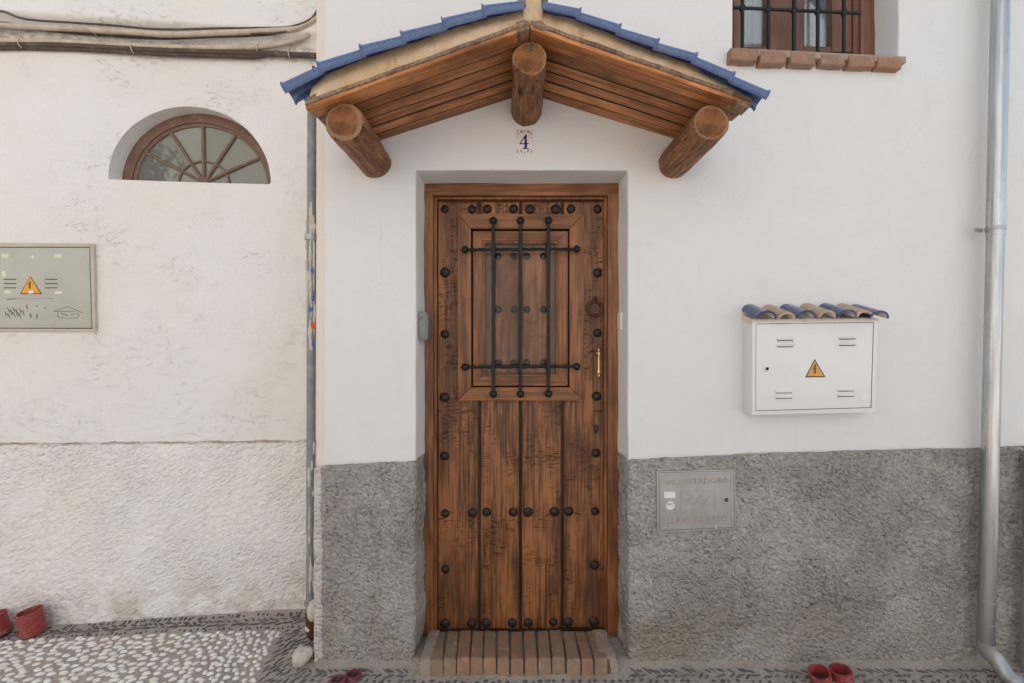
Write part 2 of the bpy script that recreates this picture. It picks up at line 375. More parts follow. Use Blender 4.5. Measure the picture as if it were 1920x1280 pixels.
def log_mats():
    t = NT('log_side'); pr = t.pos((1, .10, 1), 2.0, True); pu = t.pos((1, .6, 1), 2.0, True)
    g = t.noise(pr, 60, 6, .7, .8); g2 = t.noise(pu, 12, 5, .65, 1.0)
    c = t.mix(t.ramp(g, .35, .65), (.15, .062, .030), (.42, .20, .095))
    c = t.mix(t.ramp(g2, .52, .72, 0, .7), c, (.07, .034, .021))
    kn = t.voro(t.pos((1, .55, 1), 2.0, True), 7); c = t.mix(t.ramp(kn, .13, .05, 0, .85), c, (.035, .018, .012))
    ckn = t.noise(t.pos((1, .22, 1), 2.0, True), 30, 4, .7, 2.0); crk = t.ramp(ckn, .60, .66); c = t.mix(t.math('MULTIPLY', crk, .85), c, (.03, .015, .01))
    h = t.math('ADD', g, t.math('MULTIPLY', g2, 1.4)); h = t.math('MULTIPLY_ADD', crk, -1.2, h)
    a = t.done(c, .6, t.bump(h, .012), spec=.3)
    t = NT('log_cut_end'); p = t.pos((1, 1, 1), 0, True); x, y, z = t.sep(p)
    rr = t.math('SQRT', t.math('ADD', t.math('MULTIPLY', x, x), t.math('MULTIPLY', z, z)))
    rr = t.math('MULTIPLY_ADD', t.noise(p, 14, 3), .012, rr)
    ring = t.math('SINE', t.math('MULTIPLY', rr, 900))
    c = t.mix(t.ramp(ring, -1, 1, 0, .6), (.46, .20, .085), (.33, .13, .052))
    c = t.mix(t.ramp(t.noise(p, 30, 5, .7), .5, .72, 0, .6), c, (.47, .27, .15))
    c = t.mix(t.ramp(t.noise(p, 11, 5, .7), .42, .62, 0, .75), c, (.16, .06, .026))
    c = t.mix(t.ramp(t.math('MULTIPLY_ADD', t.noise(p, 60, 4, .7), .022, rr), .070, .080, 0, .6), c, (.55, .38, .24))
    b = t.done(c, .65, t.bump(t.math('ADD', ring, t.math('MULTIPLY', t.noise(p, 50, 6, .75), 6)), .0022), spec=.3)
    return a, b
M['log'], M['log_end'] = log_mats()

def simple(name, col, rough=.5, metal=0.0, var=.25, scale=20, bump=0.0, bs=60, spec=.5, coat=0.0, dirt=None, dirt_f=.4, rnd=True):
    t = NT(name); p = t.pos((1, 1, 1), 2.0 if rnd else 0)
    c = t.mix(t.ramp(t.noise(p, scale, 5, .65), .35, .7, 0, var), col, tuple(v * .5 for v in col))
    if dirt: c = t.mix(t.ramp(t.noise(p, scale * .7, 6, .7, .6), .5, .72, 0, dirt_f), c, dirt)
    nrm = t.bump(t.noise(p, bs, 5, .65), bump) if bump else None
    return t.done(c, t.ramp(t.noise(p, scale * 1.5, 3), .3, .7, rough * .85, min(1, rough * 1.2)), nrm, metal, spec, coat)
M['iron'] = simple('black_wrought_iron', (.022, .023, .026), .42, .6, .3, 60, .0015, 90)
M['stud'] = simple('dark_iron_stud', (.046, .030, .023), .50, .6, .6, 60, .004, 50)
M['rust'] = simple('rusty_iron', (.10, .045, .025), .6, .5, .5, 60, .001)
M['brass'] = simple('brass', (.74, .55, .25), .32, 1.0, .2, 40)
M['blue_tile'] = simple('blue_glazed_tile', (.062, .112, .262), .30, 0, .35, 30, .0015, 40, coat=.4, dirt=(.20, .19, .20), dirt_f=.25)
M['navy_tile'] = simple('dark_blue_glazed_tile', (.026, .046, .165), .22, 0, .4, 30, .001, 40, coat=.6)
M['tan_tile'] = simple('tan_clay_tile', (.50, .36, .25), .7, 0, .3, 25, .002, 50, dirt=(.62, .56, .48), dirt_f=.5)
M['tile_core'] = simple('whitewashed_tile_underside', (.66, .60, .51), .85, 0, .25, 40, .002, 60, dirt=(.45, .34, .24), dirt_f=.4)
M['white_paint'] = simple('white_painted_metal', (.73, .728, .72), .42, 0, .05, 8, .0004, 50, dirt=(.66, .63, .6), dirt_f=.3, rnd=False)
M['slot'] = simple('dark_slot', (.06, .055, .05), .8)
M['grey_plastic'] = simple('grey_plastic', (.20, .20, .205), .45, 0, .2, 30, .0003)
M['box_grey'] = simple('grey_painted_panel', (.48, .48, .435), .55, 0, .2, 6, .0004, 60, dirt=(.40, .38, .32), dirt_f=.35, rnd=False)
M['box_frame'] = simple('beige_frame_paint', (.55, .51, .44), .75, 0, .2, 12, .002, 60, dirt=(.40, .36, .29), dirt_f=.4)
M['yellow'] = simple('warning_yellow', (.80, .36, .015), .45, 0, .15, 50)
M['yellow_old'] = simple('faded_warning_yellow', (.66, .34, .055), .5, 0, .3, 60, dirt=(.6, .45, .3), dirt_f=.4)
M['black_print'] = simple('black_print', (.035, .03, .028), .6, 0, .2)
M['graffiti'] = simple('marker_ink', (.20, .20, .19), .7, 0, .6, 60)
M['sticker'] = simple('paper_sticker', (.74, .72, .56), .7, 0, .15, 60, dirt=(.5, .48, .36), dirt_f=.3)
M['white_sticker'] = simple('white_sticker', (.76, .76, .76), .6, 0, .15, 60)
M['ceramic'] = simple('white_ceramic', (.70, .66, .61), .2, 0, .12, 30, coat=.5)
M['ceramic_blue'] = simple('cobalt_glaze', (.022, .018, .16), .2, coat=.5)
M['ceramic_orange'] = simple('orange_glaze', (.42, .14, .045), .25, coat=.5)
M['ceramic_green'] = simple('dark_leaf_glaze', (.05, .055, .045), .25, coat=.5)
def galv_mat():
    t = NT('galvanised_steel'); v = t.pos((1, 1, .05)); p = t.pos()
    c = t.mix(t.ramp(t.noise(v, 60, 4, .6), .35, .7, 0, .6), (.52, .53, .54), (.34, .35, .36))
    c = t.mix(t.ramp(t.noise(p, 18, 5, .7), .55, .75, 0, .35), c, (.36, .36, .36))
    sp = t.ramp(t.noise(p, 7, 6, .75), .62, .72, 0, .6); c = t.mix(sp, c, (.40, .37, .33))
    return t.done(c, t.ramp(t.noise(v, 30, 3), .3, .7, .24, .42), t.bump(t.noise(v, 40, 3), .0006), .95)
M['galv'] = galv_mat()
M['zinc_dark'] = simple('weathered_zinc', (.25, .265, .27), .6, .2, .4, 16, .002, 40, dirt=(.42, .38, .33), dirt_f=.6)
M['galv_dull'] = simple('dull_galvanised_steel', (.42, .44, .44), .45, .6, .35, 20, .001, 40, dirt=(.50, .46, .40), dirt_f=.5, rnd=False)
M['red_pvc'] = simple('red_corrugated_plastic', (.30, .040, .040), .45, 0, .3, 40, .0006, 60, dirt=(.42, .25, .22), dirt_f=.6)
M['pipe_depth'] = simple('shaded_pipe_inside', (.075, .03, .03), .8)  # dark red-brown for the shaded inside of the pipe stubs
M['purple_pvc'] = simple('dusty_maroon_plastic', (.20, .045, .065), .45, 0, .25, 40, .0006, 60, dirt=(.30, .22, .2), dirt_f=.4)
M['cast_grey'] = simple('grey_cast_cover', (.40, .39, .37), .5, .2, .25, 14, .001, 60, dirt=(.40, .35, .28), dirt_f=.45, rnd=False)
M['cast_emboss'] = simple('worn_reddish_lettering', (.36, .31, .27), .6, 0, .4, 50, dirt=(.30, .29, .28), dirt_f=.7)
M['conduit'] = simple('whitewashed_conduit', (.58, .50, .41), .75, 0, .4, 14, .002, 40, dirt=(.30, .22, .15), dirt_f=.6)
M['conduit_dark'] = simple('dark_brown_cable', (.085, .062, .05), .7, 0, .4, 20, .002, 40, dirt=(.30, .26, .22), dirt_f=.4)
M['blue_paint'] = simple('blue_paint_smear', (.03, .12, .40), .5)
M['red_paint'] = simple('red_paint_smear', (.62, .06, .02), .5)
M['white_smear'] = simple('plaster_smear', (.60, .55, .49), .85, 0, .4, 40, .005, 50, dirt=(.30, .23, .17), dirt_f=.75)
M['fan_frame'] = simple('brown_red_frame_paint', (.19, .105, .078), .6, 0, .5, 16, .003, 30, dirt=(.34, .26, .20), dirt_f=.5)
M['fan_bar'] = simple('rusty_glazing_bar', (.19, .125, .09), .65, 0, .4, 30, .003, 40, dirt=(.30, .22, .16), dirt_f=.5)
M['leaf'] = simple('dry_leaf', (.10, .11, .05), .7)

def brick_mat(name, a, b, dirt):
    t = NT(name); p = t.pos((1, 1, 1), 4.0)
    c = t.mix(t.ramp(t.rand(), 0, 1), a, b)
    c = t.mix(t.ramp(t.noise(p, 16, 5, .7), .35, .62, 0, .85), c, dirt)
    c = t.mix(t.ramp(t.noise(p, 90, 4, .7), .6, .72, 0, .6), c, (.13, .10, .08))
    c = t.mix(t.ramp(t.noise(p, 24, 5, .75), .56, .74, 0, .75), c, (.50, .44, .37))
    return t.done(c, .85, t.bump(t.noise(p, 60, 6, .75), .009), spec=.25)
M['brick'] = brick_mat('step_brick', (.40, .20, .11), (.36, .24, .155), (.26, .19, .135))
M['sill_brick'] = brick_mat('sill_brick', (.44, .225, .14), (.40, .26, .18), (.30, .20, .15))

def stone_mat(name, a, b, dk, rough=.55):
    t = NT(name); p = t.pos((1, 1, 1), 6.0)
    c = t.mix(t.ramp(t.rand(), .2, 1), a, b)
    c = t.mix(t.ramp(t.noise(p, 45, 4, .6), .45, .75, 0, .45), c, dk)
    return t.done(c, rough, t.bump(t.noise(p, 90, 3), .0006), spec=.4)
M['pebble'] = stone_mat('white_pebble', (.80, .785, .76), (.74, .68, .60), (.58, .53, .46))
M['slate'] = stone_mat('dark_pebble', (.085, .083, .082), (.17, .145, .125), (.24, .215, .19), .6)

def glass_mat(name, tint, dust, dustcol, rough=.02, refl=0.0, bmp=.0, fmul=1.0):
    t = NT(name)
    fr = t.n('ShaderNodeFresnel'); fr.inputs[0].default_value = 1.42
    tr = t.n('ShaderNodeBsdfTransparent'); tr.inputs[0].default_value = (*tint, 1)
    gl = t.n('ShaderNodeBsdfGlossy'); gl.inputs['Roughness'].default_value = rough
    df = t.n('ShaderNodeBsdfDiffuse'); df.inputs[0].default_value = (*dustcol, 1)
    
    if bmp: t.put(gl.inputs['Normal'], t.bump(t.noise(t.pos(), 9, 2), bmp))
    m1 = t.n('ShaderNodeMixShader'); m1.inputs[0].default_value = dust; t.put(m1.inputs[1], tr.outputs[0]); t.put(m1.inputs[2], df.outputs[0])
    m2 = t.n('ShaderNodeMixShader'); t.put(m2.inputs[0], t.math('MULTIPLY_ADD', fr.outputs[0], fmul, refl)); t.put(m2.inputs[1], m1.outputs[0]); t.put(m2.inputs[2], gl.outputs[0])
    t.put(t.out.inputs[0], m2.outputs[0]); return t.m
M['glass'] = glass_mat('window_glass', (.92, .94, .93), .04, (.5, .5, .5), refl=.10, bmp=.0002)
M['door_glass'] = glass_mat('dusty_door_glass', (.96, .93, .90), .02, (.42, .34, .26), fmul=.45)
M['fan_glass'] = glass_mat('old_green_glass', (.62, .66, .58), .55, (.25, .265, .235), .08, 0.05, .004)
M['curtain'] = simple('sheer_curtain', (.85, .85, .86), .9, 0, .12, 10)
M['dark'] = simple('dark_room', (.05, .05, .055), .9)
M['shutter_frame'] = simple('grey_brown_wood', (.22, .155, .11), .8)
M['room'] = simple('dim_room_paint', (.16, .16, .15), .9)

# ------------------------------------------------------------ wall sheets
def rounded(a, r, depth, sgn, n_in=8):
    """column positions and depths turning the corner at a; sgn +1 = hole lies on the + side"""
    out = []
    for k in range(5):
        th = math.pi / 2 * k / 4
        out.append((a - sgn * r + sgn * r * math.sin(th), r - r * math.cos(th)))
    for k in range(1, n_in + 1): out.append((a + sgn * .0015 * k, r + (depth - r) * k / n_in))
    return out if sgn > 0 else out[::-1]
def axis_lines(lo, hi, step, holes, r, depth, side=None):
    """holes: list of (a,b). returns positions and per-hole depth arrays"""
    pts = []
    cur = lo
    segs = []
    for (a, b) in holes:
        segs.append(('flat', cur, a - r)); segs.append(('in', a)); segs.append(('deep', a + .02, b - .02)); segs.append(('out', b)); cur = b + r
    segs.append(('flat', cur, hi))
    xs = []; ds = [[] for _ in holes]; hi_ = 0
    def push(x, k=None, d=0.0):
        xs.append(x)
        for j in range(len(holes)): ds[j].append(d if j == k else 0.0)
    for sg in segs:
        if sg[0] == 'flat':
            n = max(1, int((sg[2] - sg[1]) / step))
            for i in range(0 if sg is segs[0] else 1, n): push(sg[1] + (sg[2] - sg[1]) * i / n)
            if sg is segs[-1]: push(sg[2])
        elif sg[0] == 'in':
            for x, d in rounded(sg[1], r, depth, 1): push(x, hi_, d)
        elif sg[0] == 'deep':
            for i in range(5): push(sg[1] + (sg[2] - sg[1]) * i / 4, hi_, depth)
        else:
            for x, d in rounded(sg[1], r, depth, -1): push(x, hi_, d)
            hi_ += 1
    return np.array(xs), [np.array(d) for d in ds]

HX0, HX1 = -.45, P(1177, 320).x       # door opening in the wall plane
HZ1 = P(960, 320).z
HX0 = P(780, 320).x
WX0, WX1 = P(1375, 90).x, P(1685, 90).x
WZ0 = P(1500, 112).z
CX = P(592, 640).x                    # house corner
DEP = .16
def grid_mesh(name, X, Z, Y, mat, parent, field, keep=None):
    nx, nz = X.shape
    p = np.stack([X.ravel(), Y.ravel(), Z.ravel()], 1)
    p = p + field(p)
    idx = np.arange(nx * nz).reshape(nx, nz)
    q = np.stack([idx[:-1, :-1], idx[1:, :-1], idx[1:, 1:], idx[:-1, 1:]], -1).reshape(-1, 4)
    if keep is not None: q = q[keep(p[q].mean(1))]
    o = np.array(org(parent))
    me = bpy.data.meshes.new(name); me.from_pydata((p - o).tolist(), [], q.tolist()); me.materials.append(mat)
    me.polygons.foreach_set('use_smooth', [True] * len(me.polygons)); me.update()
    ob = bpy.data.objects.new(name, me); COL.objects.link(ob); ob.parent = parent; ORG[ob.name] = org(parent)
    return ob

_plx = [P(600, 872).x, P(790, 862).x, P(1177, 860).x, P(1430, 848).x, P(1840, 838).x, P(1920, 835).x, 4.3]; _plz = [P(0, q_).z for q_ in (872, 862, 860, 848, 838, 835)] + [1.05]
house = thing('house_wall', (0, 0, 0), 'white plastered house wall with a grey cement plinth, around the wooden door', 'house wall')
side = [(CX, .62 - .62 * k / 6) for k in range(0, 6)]
xs, dxs = axis_lines(CX + .012, 4.2, .016, [(HX0, HX1), (WX0, WX1)], .008, DEP)
# corner turning onto the side face
cs = [(CX, .62), (CX, .45), (CX, .3), (CX, .15), (CX, .06), (CX, .02)] + [(CX + .012 - .012 * math.cos(math.pi / 2 * k / 4), .012 - .012 * math.sin(math.pi / 2 * k / 4)) for k in range(4)]
def zprofile():
    z = []; dd = []; dw = []
    def run(a, b, st, d=0.0, w_=0.0):
        n = max(1, int((b - a) / st))
        for i in range(n): z.append(a + (b - a) * i / n); dd.append(d); dw.append(w_)
    run(.900, HZ1 - .02, .016, DEP)
    for zz, d in rounded(HZ1, .008, DEP, -1): z.append(zz); dd.append(d); dw.append(0)
    run(HZ1 + .009, WZ0 - .009, .016)
    for zz, d in rounded(WZ0, .008, DEP, 1): z.append(zz); dw.append(d); dd.append(0)
    run(WZ0 + .02, 4.0, .03, 0, DEP)
    z.append(4.0); dd.append(0); dw.append(DEP)
    return np.array(z), np.array(dd), np.array(dw)
zz, dzd, dzw = zprofile()
allx = np.array([c[0] for c in cs] + list(xs)); sidep = np.array([c[1] for c in cs] + [0] * len(xs))
dxd = np.concatenate([np.zeros(len(cs)), dxs[0]]); dxw = np.concatenate([np.zeros(len(cs)), dxs[1]])
X, Z = np.meshgrid(allx, zz, indexing='ij')
Y = np.maximum(np.minimum(dxd[:, None], dzd[None, :]), np.minimum(dxw[:, None], dzw[None, :])) + sidep[:, None]
def wall_field(p):
    a = .0045 * fbm(p, 2.2, 2, 3) + .0022 * fbm(p, 14, 3, 5)
    b = .0040 * fbm(p, 6, 3, 9)
    inset = np.clip(p[:, 1] / .05, 0, 1)
    zl_ = np.interp(p[:, 0], _plx, _plz); under = np.clip((zl_ - .008 - p[:, 2]) / .012, 0, 1); into = under * .022
    into_x = into * inset * np.where(p[:, 0] < 0, -1, 1) * (p[:, 0] > CX + .1); into_y = into * (1 - inset)
    return np.stack([b * (.5 + inset) + into_x, a * (1 - .6 * inset) + into_y, .004 * fbm(p, 6, 3, 12) * (.3 + inset)], 1)
keep = lambda c: ~((c[:, 1] > DEP - .004) & (c[:, 0] > CX + .1))
grid_mesh('plaster', X, Z, Y, M['plaster'], house, wall_field, keep)

# plinth, standing 8 mm proud, following the sloping line
PLX = np.array([-1.0, P(600, 872).x, P(790, 862).x, P(1177, 860).x, P(1430, 848).x, P(1840, 838).x, P(1920, 835).x, 4.3])
PLZ = np.array([P(600, 872).z, P(600, 872).z, P(790, 862).z, P(1177, 860).z, P(1430, 848).z, P(1840, 838).z, P(1920, 835).z, 1.05])
xs2, dxs2 = axis_lines(CX + .012, 4.2, .0048, [(HX0, HX1)], .022, DEP + .01)
step_mask = np.ones(len(xs2), bool)
far = np.where(xs2 > 2.75)[0]; step_mask[far[::1]] = False; step_mask[far[::5]] = True; step_mask[-1] = True
xs2 = xs2[step_mask]; d2 = dxs2[0][step_mask]
ax2 = np.array([c[0] for c in cs] + list(xs2)); sp2 = np.array([c[1] for c in cs] + [0] * len(xs2)); dd2 = np.concatenate([np.zeros(len(cs)), d2])
nzr = 205
tt = np.concatenate([np.linspace(0, 1, nzr), [1.0, 1.0]])
topz = np.interp(ax2, PLX, PLZ) + .004 * fbm(np.stack([ax2, ax2 * 0, ax2 * 0], 1), 18, 4, 77) - .012 * np.exp(-((ax2 + .93) / .05) ** 2)
X2 = np.repeat(ax2[:, None], len(tt), 1); Z2 = -.06 + (topz[:, None] + .06) * tt[None, :]
Y2 = dd2[:, None] + sp2[:, None] - .011
Y2 = np.repeat(Y2, len(tt), 1); Y2[:, -2] += .007; Y2[:, -1] += .022; Z2[:, -1] += .002
X2[:len(cs), :] -= .008
def plinth_field(p):
    n1 = fbm(p, 9, 2, 21); n2 = fbm(p, 30, 3, 25); n3 = fbm(p, 95, 2, 29)
    smooth_zone = np.clip(1.2 * (fbm(p, 1.4, 2, 90) + .35), 0.25, 1)
    a = .008 * n1 + .0120 * n2 * smooth_zone + .0060 * n3 + .008 * np.clip(.25 - p[:, 2], 0, .25) / .25 * -.6
    pits = np.clip(fbm(p, 60, 2, 41) - .42, 0, 1) * .018
    d = np.maximum(a - pits, -.012)
    ins = np.clip((p[:, 1] + .01) / .05, 0, 1)
    rag = .010 * fbm(p, 12, 3, 60) * ins
    return np.stack([d * ins * np.where(p[:, 0] < 0, 1, -1) + rag * np.where(p[:, 0] < 0, 1, -1) + .004 * n1, -d * (1 - .7 * ins), .003 * fbm(p, 16, 3, 44)], 1)
keep2 = lambda c: ~((c[:, 1] > DEP - .004) & (c[:, 0] > CX + .1))
grid_mesh('plinth', X2, Z2, Y2, M['concrete'], house, plinth_field, keep2)

# ------------------------------------------------------------ neighbouring wall
nb = thing('house_wall', (-2.4, .31, 0), 'older cream whitewashed wall of the neighbouring house left of the corner downpipe', 'house wall')
FC = PL(383, 344); FR_ = None
arc_l, arc_r, arc_t = PL(203, 338), PL(509, 347), PL(368, 200)
FCX = (arc_l.x + arc_r.x) / 2; FRX = (arc_r.x - arc_l.x) / 2; FZ0 = PL(360, 342).z; FRZ = arc_t.z - FZ0
cond_z = PL(300, 66).z
def left_field(p):
    a = .012 * fbm(p, 1.6, 2, 103) + .0030 * fbm(p, 9, 3, 105) + .0026 * np.clip(fbm(p, 26, 3, 109) + .1, 0, 1) * (fbm(p, 2.5, 2, 111) > -.05)
    bulge = np.clip((p[:, 2] - cond_z) / .05, 0, 1); bulge = bulge * bulge * (3 - 2 * bulge)
    return np.stack([0 * a, a * (1 - .8 * bulge) - .05 * bulge, 0 * a], 1)
lx = np.concatenate([np.linspace(-5, -3.0, 30)[:-1], np.arange(-3.0, -.55, .012)]); lz = np.arange(.78, 3.95, .012)
XL, ZL = np.meshgrid(lx, lz, indexing='ij'); YL = LA + LB * XL
# snap the fanlight opening
e = np.sqrt(((XL - FCX) / FRX) ** 2 + ((ZL - FZ0) / FRZ) ** 2)
inside = (e < 1) & (ZL > FZ0)
idx = np.arange(XL.size).reshape(XL.shape)
q = np.stack([idx[:-1, :-1], idx[1:, :-1], idx[1:, 1:], idx[:-1, 1:]], -1).reshape(-1, 4)
ins = inside.ravel(); q = q[~ins[q].all(1)]
used = np.zeros(XL.size, bool); used[q.ravel()] = True
sel = used & ins; xf, zf = XL.ravel().copy(), ZL.ravel().copy()
for i in np.where(sel)[0]:
    dx, dz = (xf[i] - FCX), (zf[i] - FZ0); ee = math.hypot(dx / FRX, dz / FRZ)
    radial = (1 - ee) * min(FRX, FRZ)
    if dz < radial: zf[i] = FZ0
    else: xf[i] = FCX + dx / ee; zf[i] = FZ0 + dz / ee
p = np.stack([xf, LA + LB * xf, zf], 1); p = p + left_field(p)
# reveal
bm = bmesh.new(); bvs = {}
ed = {}
for f in q.tolist():
    for k in range(4):
        a, b = f[k], f[(k + 1) % 4]; ed[(min(a, b), max(a, b))] = ed.get((min(a, b), max(a, b)), 0) + 1
rim = [k for k, c in ed.items() if c == 1 and sel[k[0]] and sel[k[1]]]
pv = p.tolist(); back = {}; fcs = q.tolist()
for a, b in rim:
    for v_ in (a, b):
        if v_ not in back:
            base = p[v_]; rings = []
            for dd_ in (.03, .07, .12): pv.append([base[0], base[1] + dd_, base[2]]); rings.append(len(pv) - 1)
            back[v_] = [v_] + rings
    for k in range(3): fcs.append([back[a][k], back[b][k], back[b][k + 1], back[a][k + 1]])
mb = MB(); mb.add(pv, fcs); mb.build('plaster', M['plaster_old'], nb, ang=60)
bm.free()
# roughcast lower part
rx = np.concatenate([np.linspace(-5, -3.0, 40)[:-1], np.arange(-3.0, -.55, .0058)])
rt = np.concatenate([np.linspace(0, 1, 150), [1.0, 1.0]])
ztop = np.interp(rx, [PL(0, 830).x, PL(300, 828).x, PL(575, 825).x], [PL(0, 830).z, PL(300, 828).z, PL(575, 825).z]) + .004 * fbm(np.stack([rx, rx * 0, rx * 0], 1), 14, 4, 177)
XR = np.repeat(rx[:, None], len(rt), 1); ZR = -.05 + (ztop[:, None] + .05) * rt[None, :]
YR = LA + LB * XR - .014; YR[:, -2] += .010; YR[:, -1] += .05
def rough_field(p):
    n1 = fbm(p, 7, 2, 121); an = p * np.array([1, 1, 1.35]); n2 = fbm(an, 38, 3, 125); n3 = fbm(p, 85, 2, 129)
    a = .005 * n1 + .0062 * n2 + .0030 * n3 + .012 * fbm(p, 1.6, 2, 103)
    base = np.clip(.12 - p[:, 2], 0, .12) / .12 * .015
    return np.stack([.002 * n1, -a - base, .002 * n2], 1)
grid_mesh('roughcast_base', XR, ZR, YR, M['roughcast'], nb, rough_field)

# closed bodies added behind the two facades to block sun from behind
mb = MB(); mb.prism([(CX + .02, .70, -.02), (4.2, .70, -.02), (4.2, .70, 4.0), (CX + .02, .70, 4.0)], (0, .05, 0)); mb.prism([(CX + .02, .13, 3.98), (4.2, .13, 3.98), (4.2, .13, 4.03), (CX + .02, .13, 4.03)], (0, .60, 0)); mb.prism([(4.17, .02, -.02), (4.23, .02, -.02), (4.23, .02, 4.0), (4.17, .02, 4.0)], (0, .7, 0))
mb.prism([(CX + .02, .13, 0), (CX + .05, .13, 0), (CX + .05, .13, 3.98), (CX + .02, .13, 3.98)], (0, .6, 0))
mb.build('sun_block_wall', M['plaster'], house)
mb = MB(); mb.prism([(-5, 1.15, -.02), (-.5, 1.15, -.02), (-.5, 1.15, 3.95), (-5, 1.15, 3.95)], (0, .05, 0)); mb.prism([(-5, .12, 3.90), (-.95, .50, 3.90), (-.95, .50, 3.95), (-5, .12, 3.95)], (0, .8, 0)); mb.prism([(-5.05, .05, -.02), (-5, .05, -.02), (-5, .05, 3.95), (-5.05, .05, 3.95)], (0, 1.2, 0))
mb.build('sun_block_wall', M['plaster_old'], nb)
# unseen white house across the street, known from reflections; shape set to bounce light
op = thing('opposite_house', (-3, -5.2, 0), 'unseen white house across the street, added to bounce light, reflected in the panes', 'house')
YO = -5.2
mb = MB(); cuts = [(-5.6, -4.6, 1.0, 2.3), (-2.4, -1.5, 0, 2.1), (-5.6, -4.6, 3.6, 4.8), (-2.4, -1.4, 3.6, 4.8)]
gxs = sorted({-9.0, 1.7, *[c[0] for c in cuts], *[c[1] for c in cuts]}); gzs = sorted({0.0, 6.2, *[c[2] for c in cuts], *[c[3] for c in cuts]})
for i in range(len(gxs) - 1):
    for j in range(len(gzs) - 1):
        mx_, mz_ = (gxs[i] + gxs[i + 1]) / 2, (gzs[j] + gzs[j + 1]) / 2
        if any(c[0] < mx_ < c[1] and c[2] < mz_ < c[3] for c in cuts): continue
        mb.add([(gxs[i], YO, gzs[j]), (gxs[i + 1], YO, gzs[j]), (gxs[i + 1], YO, gzs[j + 1]), (gxs[i], YO, gzs[j + 1])], [(0, 1, 2, 3)])
mb.add([(1.7, YO, 0), (1.7, YO - 4, 0), (1.7, YO - 4, 6.2), (1.7, YO, 6.2)], [(0, 1, 2, 3)]); mb.add([(-9, YO, 0), (-9, YO - 4, 0), (-9, YO - 4, 6.2), (-9, YO, 6.2)], [(0, 1, 2, 3)])
mb.add([(-9, YO, 6.2), (1.7, YO, 6.2), (1.7, YO - 4, 6.2), (-9, YO - 4, 6.2)], [(0, 1, 2, 3)])
mb.build('facade', M['plaster'], op, smooth=False)
for c in cuts:
    nm_ = 'door' if c[2] == 0 else 'window'
    mb = MB(); mb.prism([(c[0], YO - .12, c[2]), (c[1], YO - .12, c[2]), (c[1], YO - .12, c[3]), (c[0], YO - .12, c[3])], (0, -.05, 0))
    f_ = mb.build(nm_, M['window_wood'], op); mb = MB()
    for u in (0, 1): mb.prism([(c[0] + .10 + u * (c[1] - c[0]) / 2 - u * .05, YO - .115, c[2] + .1), (c[0] + (c[1] - c[0]) / 2 - .05 + u * ((c[1] - c[0]) / 2 - .05), YO - .115, c[2] + .1), (c[0] + (c[1] - c[0]) / 2 - .05 + u * ((c[1] - c[0]) / 2 - .05), YO - .115, c[3] - .1), (c[0] + .10 + u * (c[1] - c[0]) / 2 - u * .05, YO - .115, c[3] - .1)], (0, -.02, 0))
    if nm_ == 'window': mb.build('pane', M['dark'], f_)
gw = MB(); gw.box((5.8, YO - .15, 1.1), (8.1, .3, 2.2)); o_ = gw.build('added_low_wall', M['plaster'], None, at=(6.2, YO - .15, 0)); tag(o_, 'unseen low white wall added across the street, kept low for sky light', 'wall')  # low wall added out of view, leaving more sky light from the right

# ------------------------------------------------------------ ground
gx = np.concatenate([[-40, -12, -5], np.arange(-3.3, 3.3, .014), [5, 12, 40]])
gy = np.concatenate([[-40, -12, -4, -1.5], np.arange(-.7, .62, .014), [1.5, 12, 40]])
GX, GY = np.meshgrid(gx, gy, indexing='ij')
def ground_h(x, y):
    p = np.stack([np.ravel(x), np.ravel(y), np.zeros(np.size(x))], 1)
    near = (np.abs(p[:, 0]) < 4) & (np.abs(p[:, 1]) < 1.4)
    h = (.006 * fbm(p, 3, 2, 200) + .0028 * fbm(p, 38, 3, 203)) * near
    # mortar fillet swelling up to the walls
    wl = np.where(p[:, 0] < CX, LA + LB * p[:, 0], 0.0)
    d = wl - p[:, 1]
    f = np.clip(1 - d / .09, 0, 1); h = h + .016 * f * f * near
    return h
GZ = ground_h(GX, GY)
P3 = np.stack([GX.ravel(), GY.ravel(), GZ], 1)
idx = np.arange(GX.size).reshape(GX.shape)
q = np.stack([idx[:-1, :-1], idx[1:, :-1], idx[1:, 1:], idx[:-1, 1:]], -1).reshape(-1, 4)
me = bpy.data.meshes.new('ground'); me.from_pydata(P3.tolist(), [], q.tolist()); me.materials.append(M['ground'])
me.polygons.foreach_set('use_smooth', [True] * len(me.polygons))
ground = bpy.data.objects.new('ground', me); COL.objects.link(ground); ground['kind'] = 'structure'; ORG['ground'] = Vector((0, 0, 0))
def gh(x, y): return float(ground_h(np.array([x]), np.array([y]))[0])

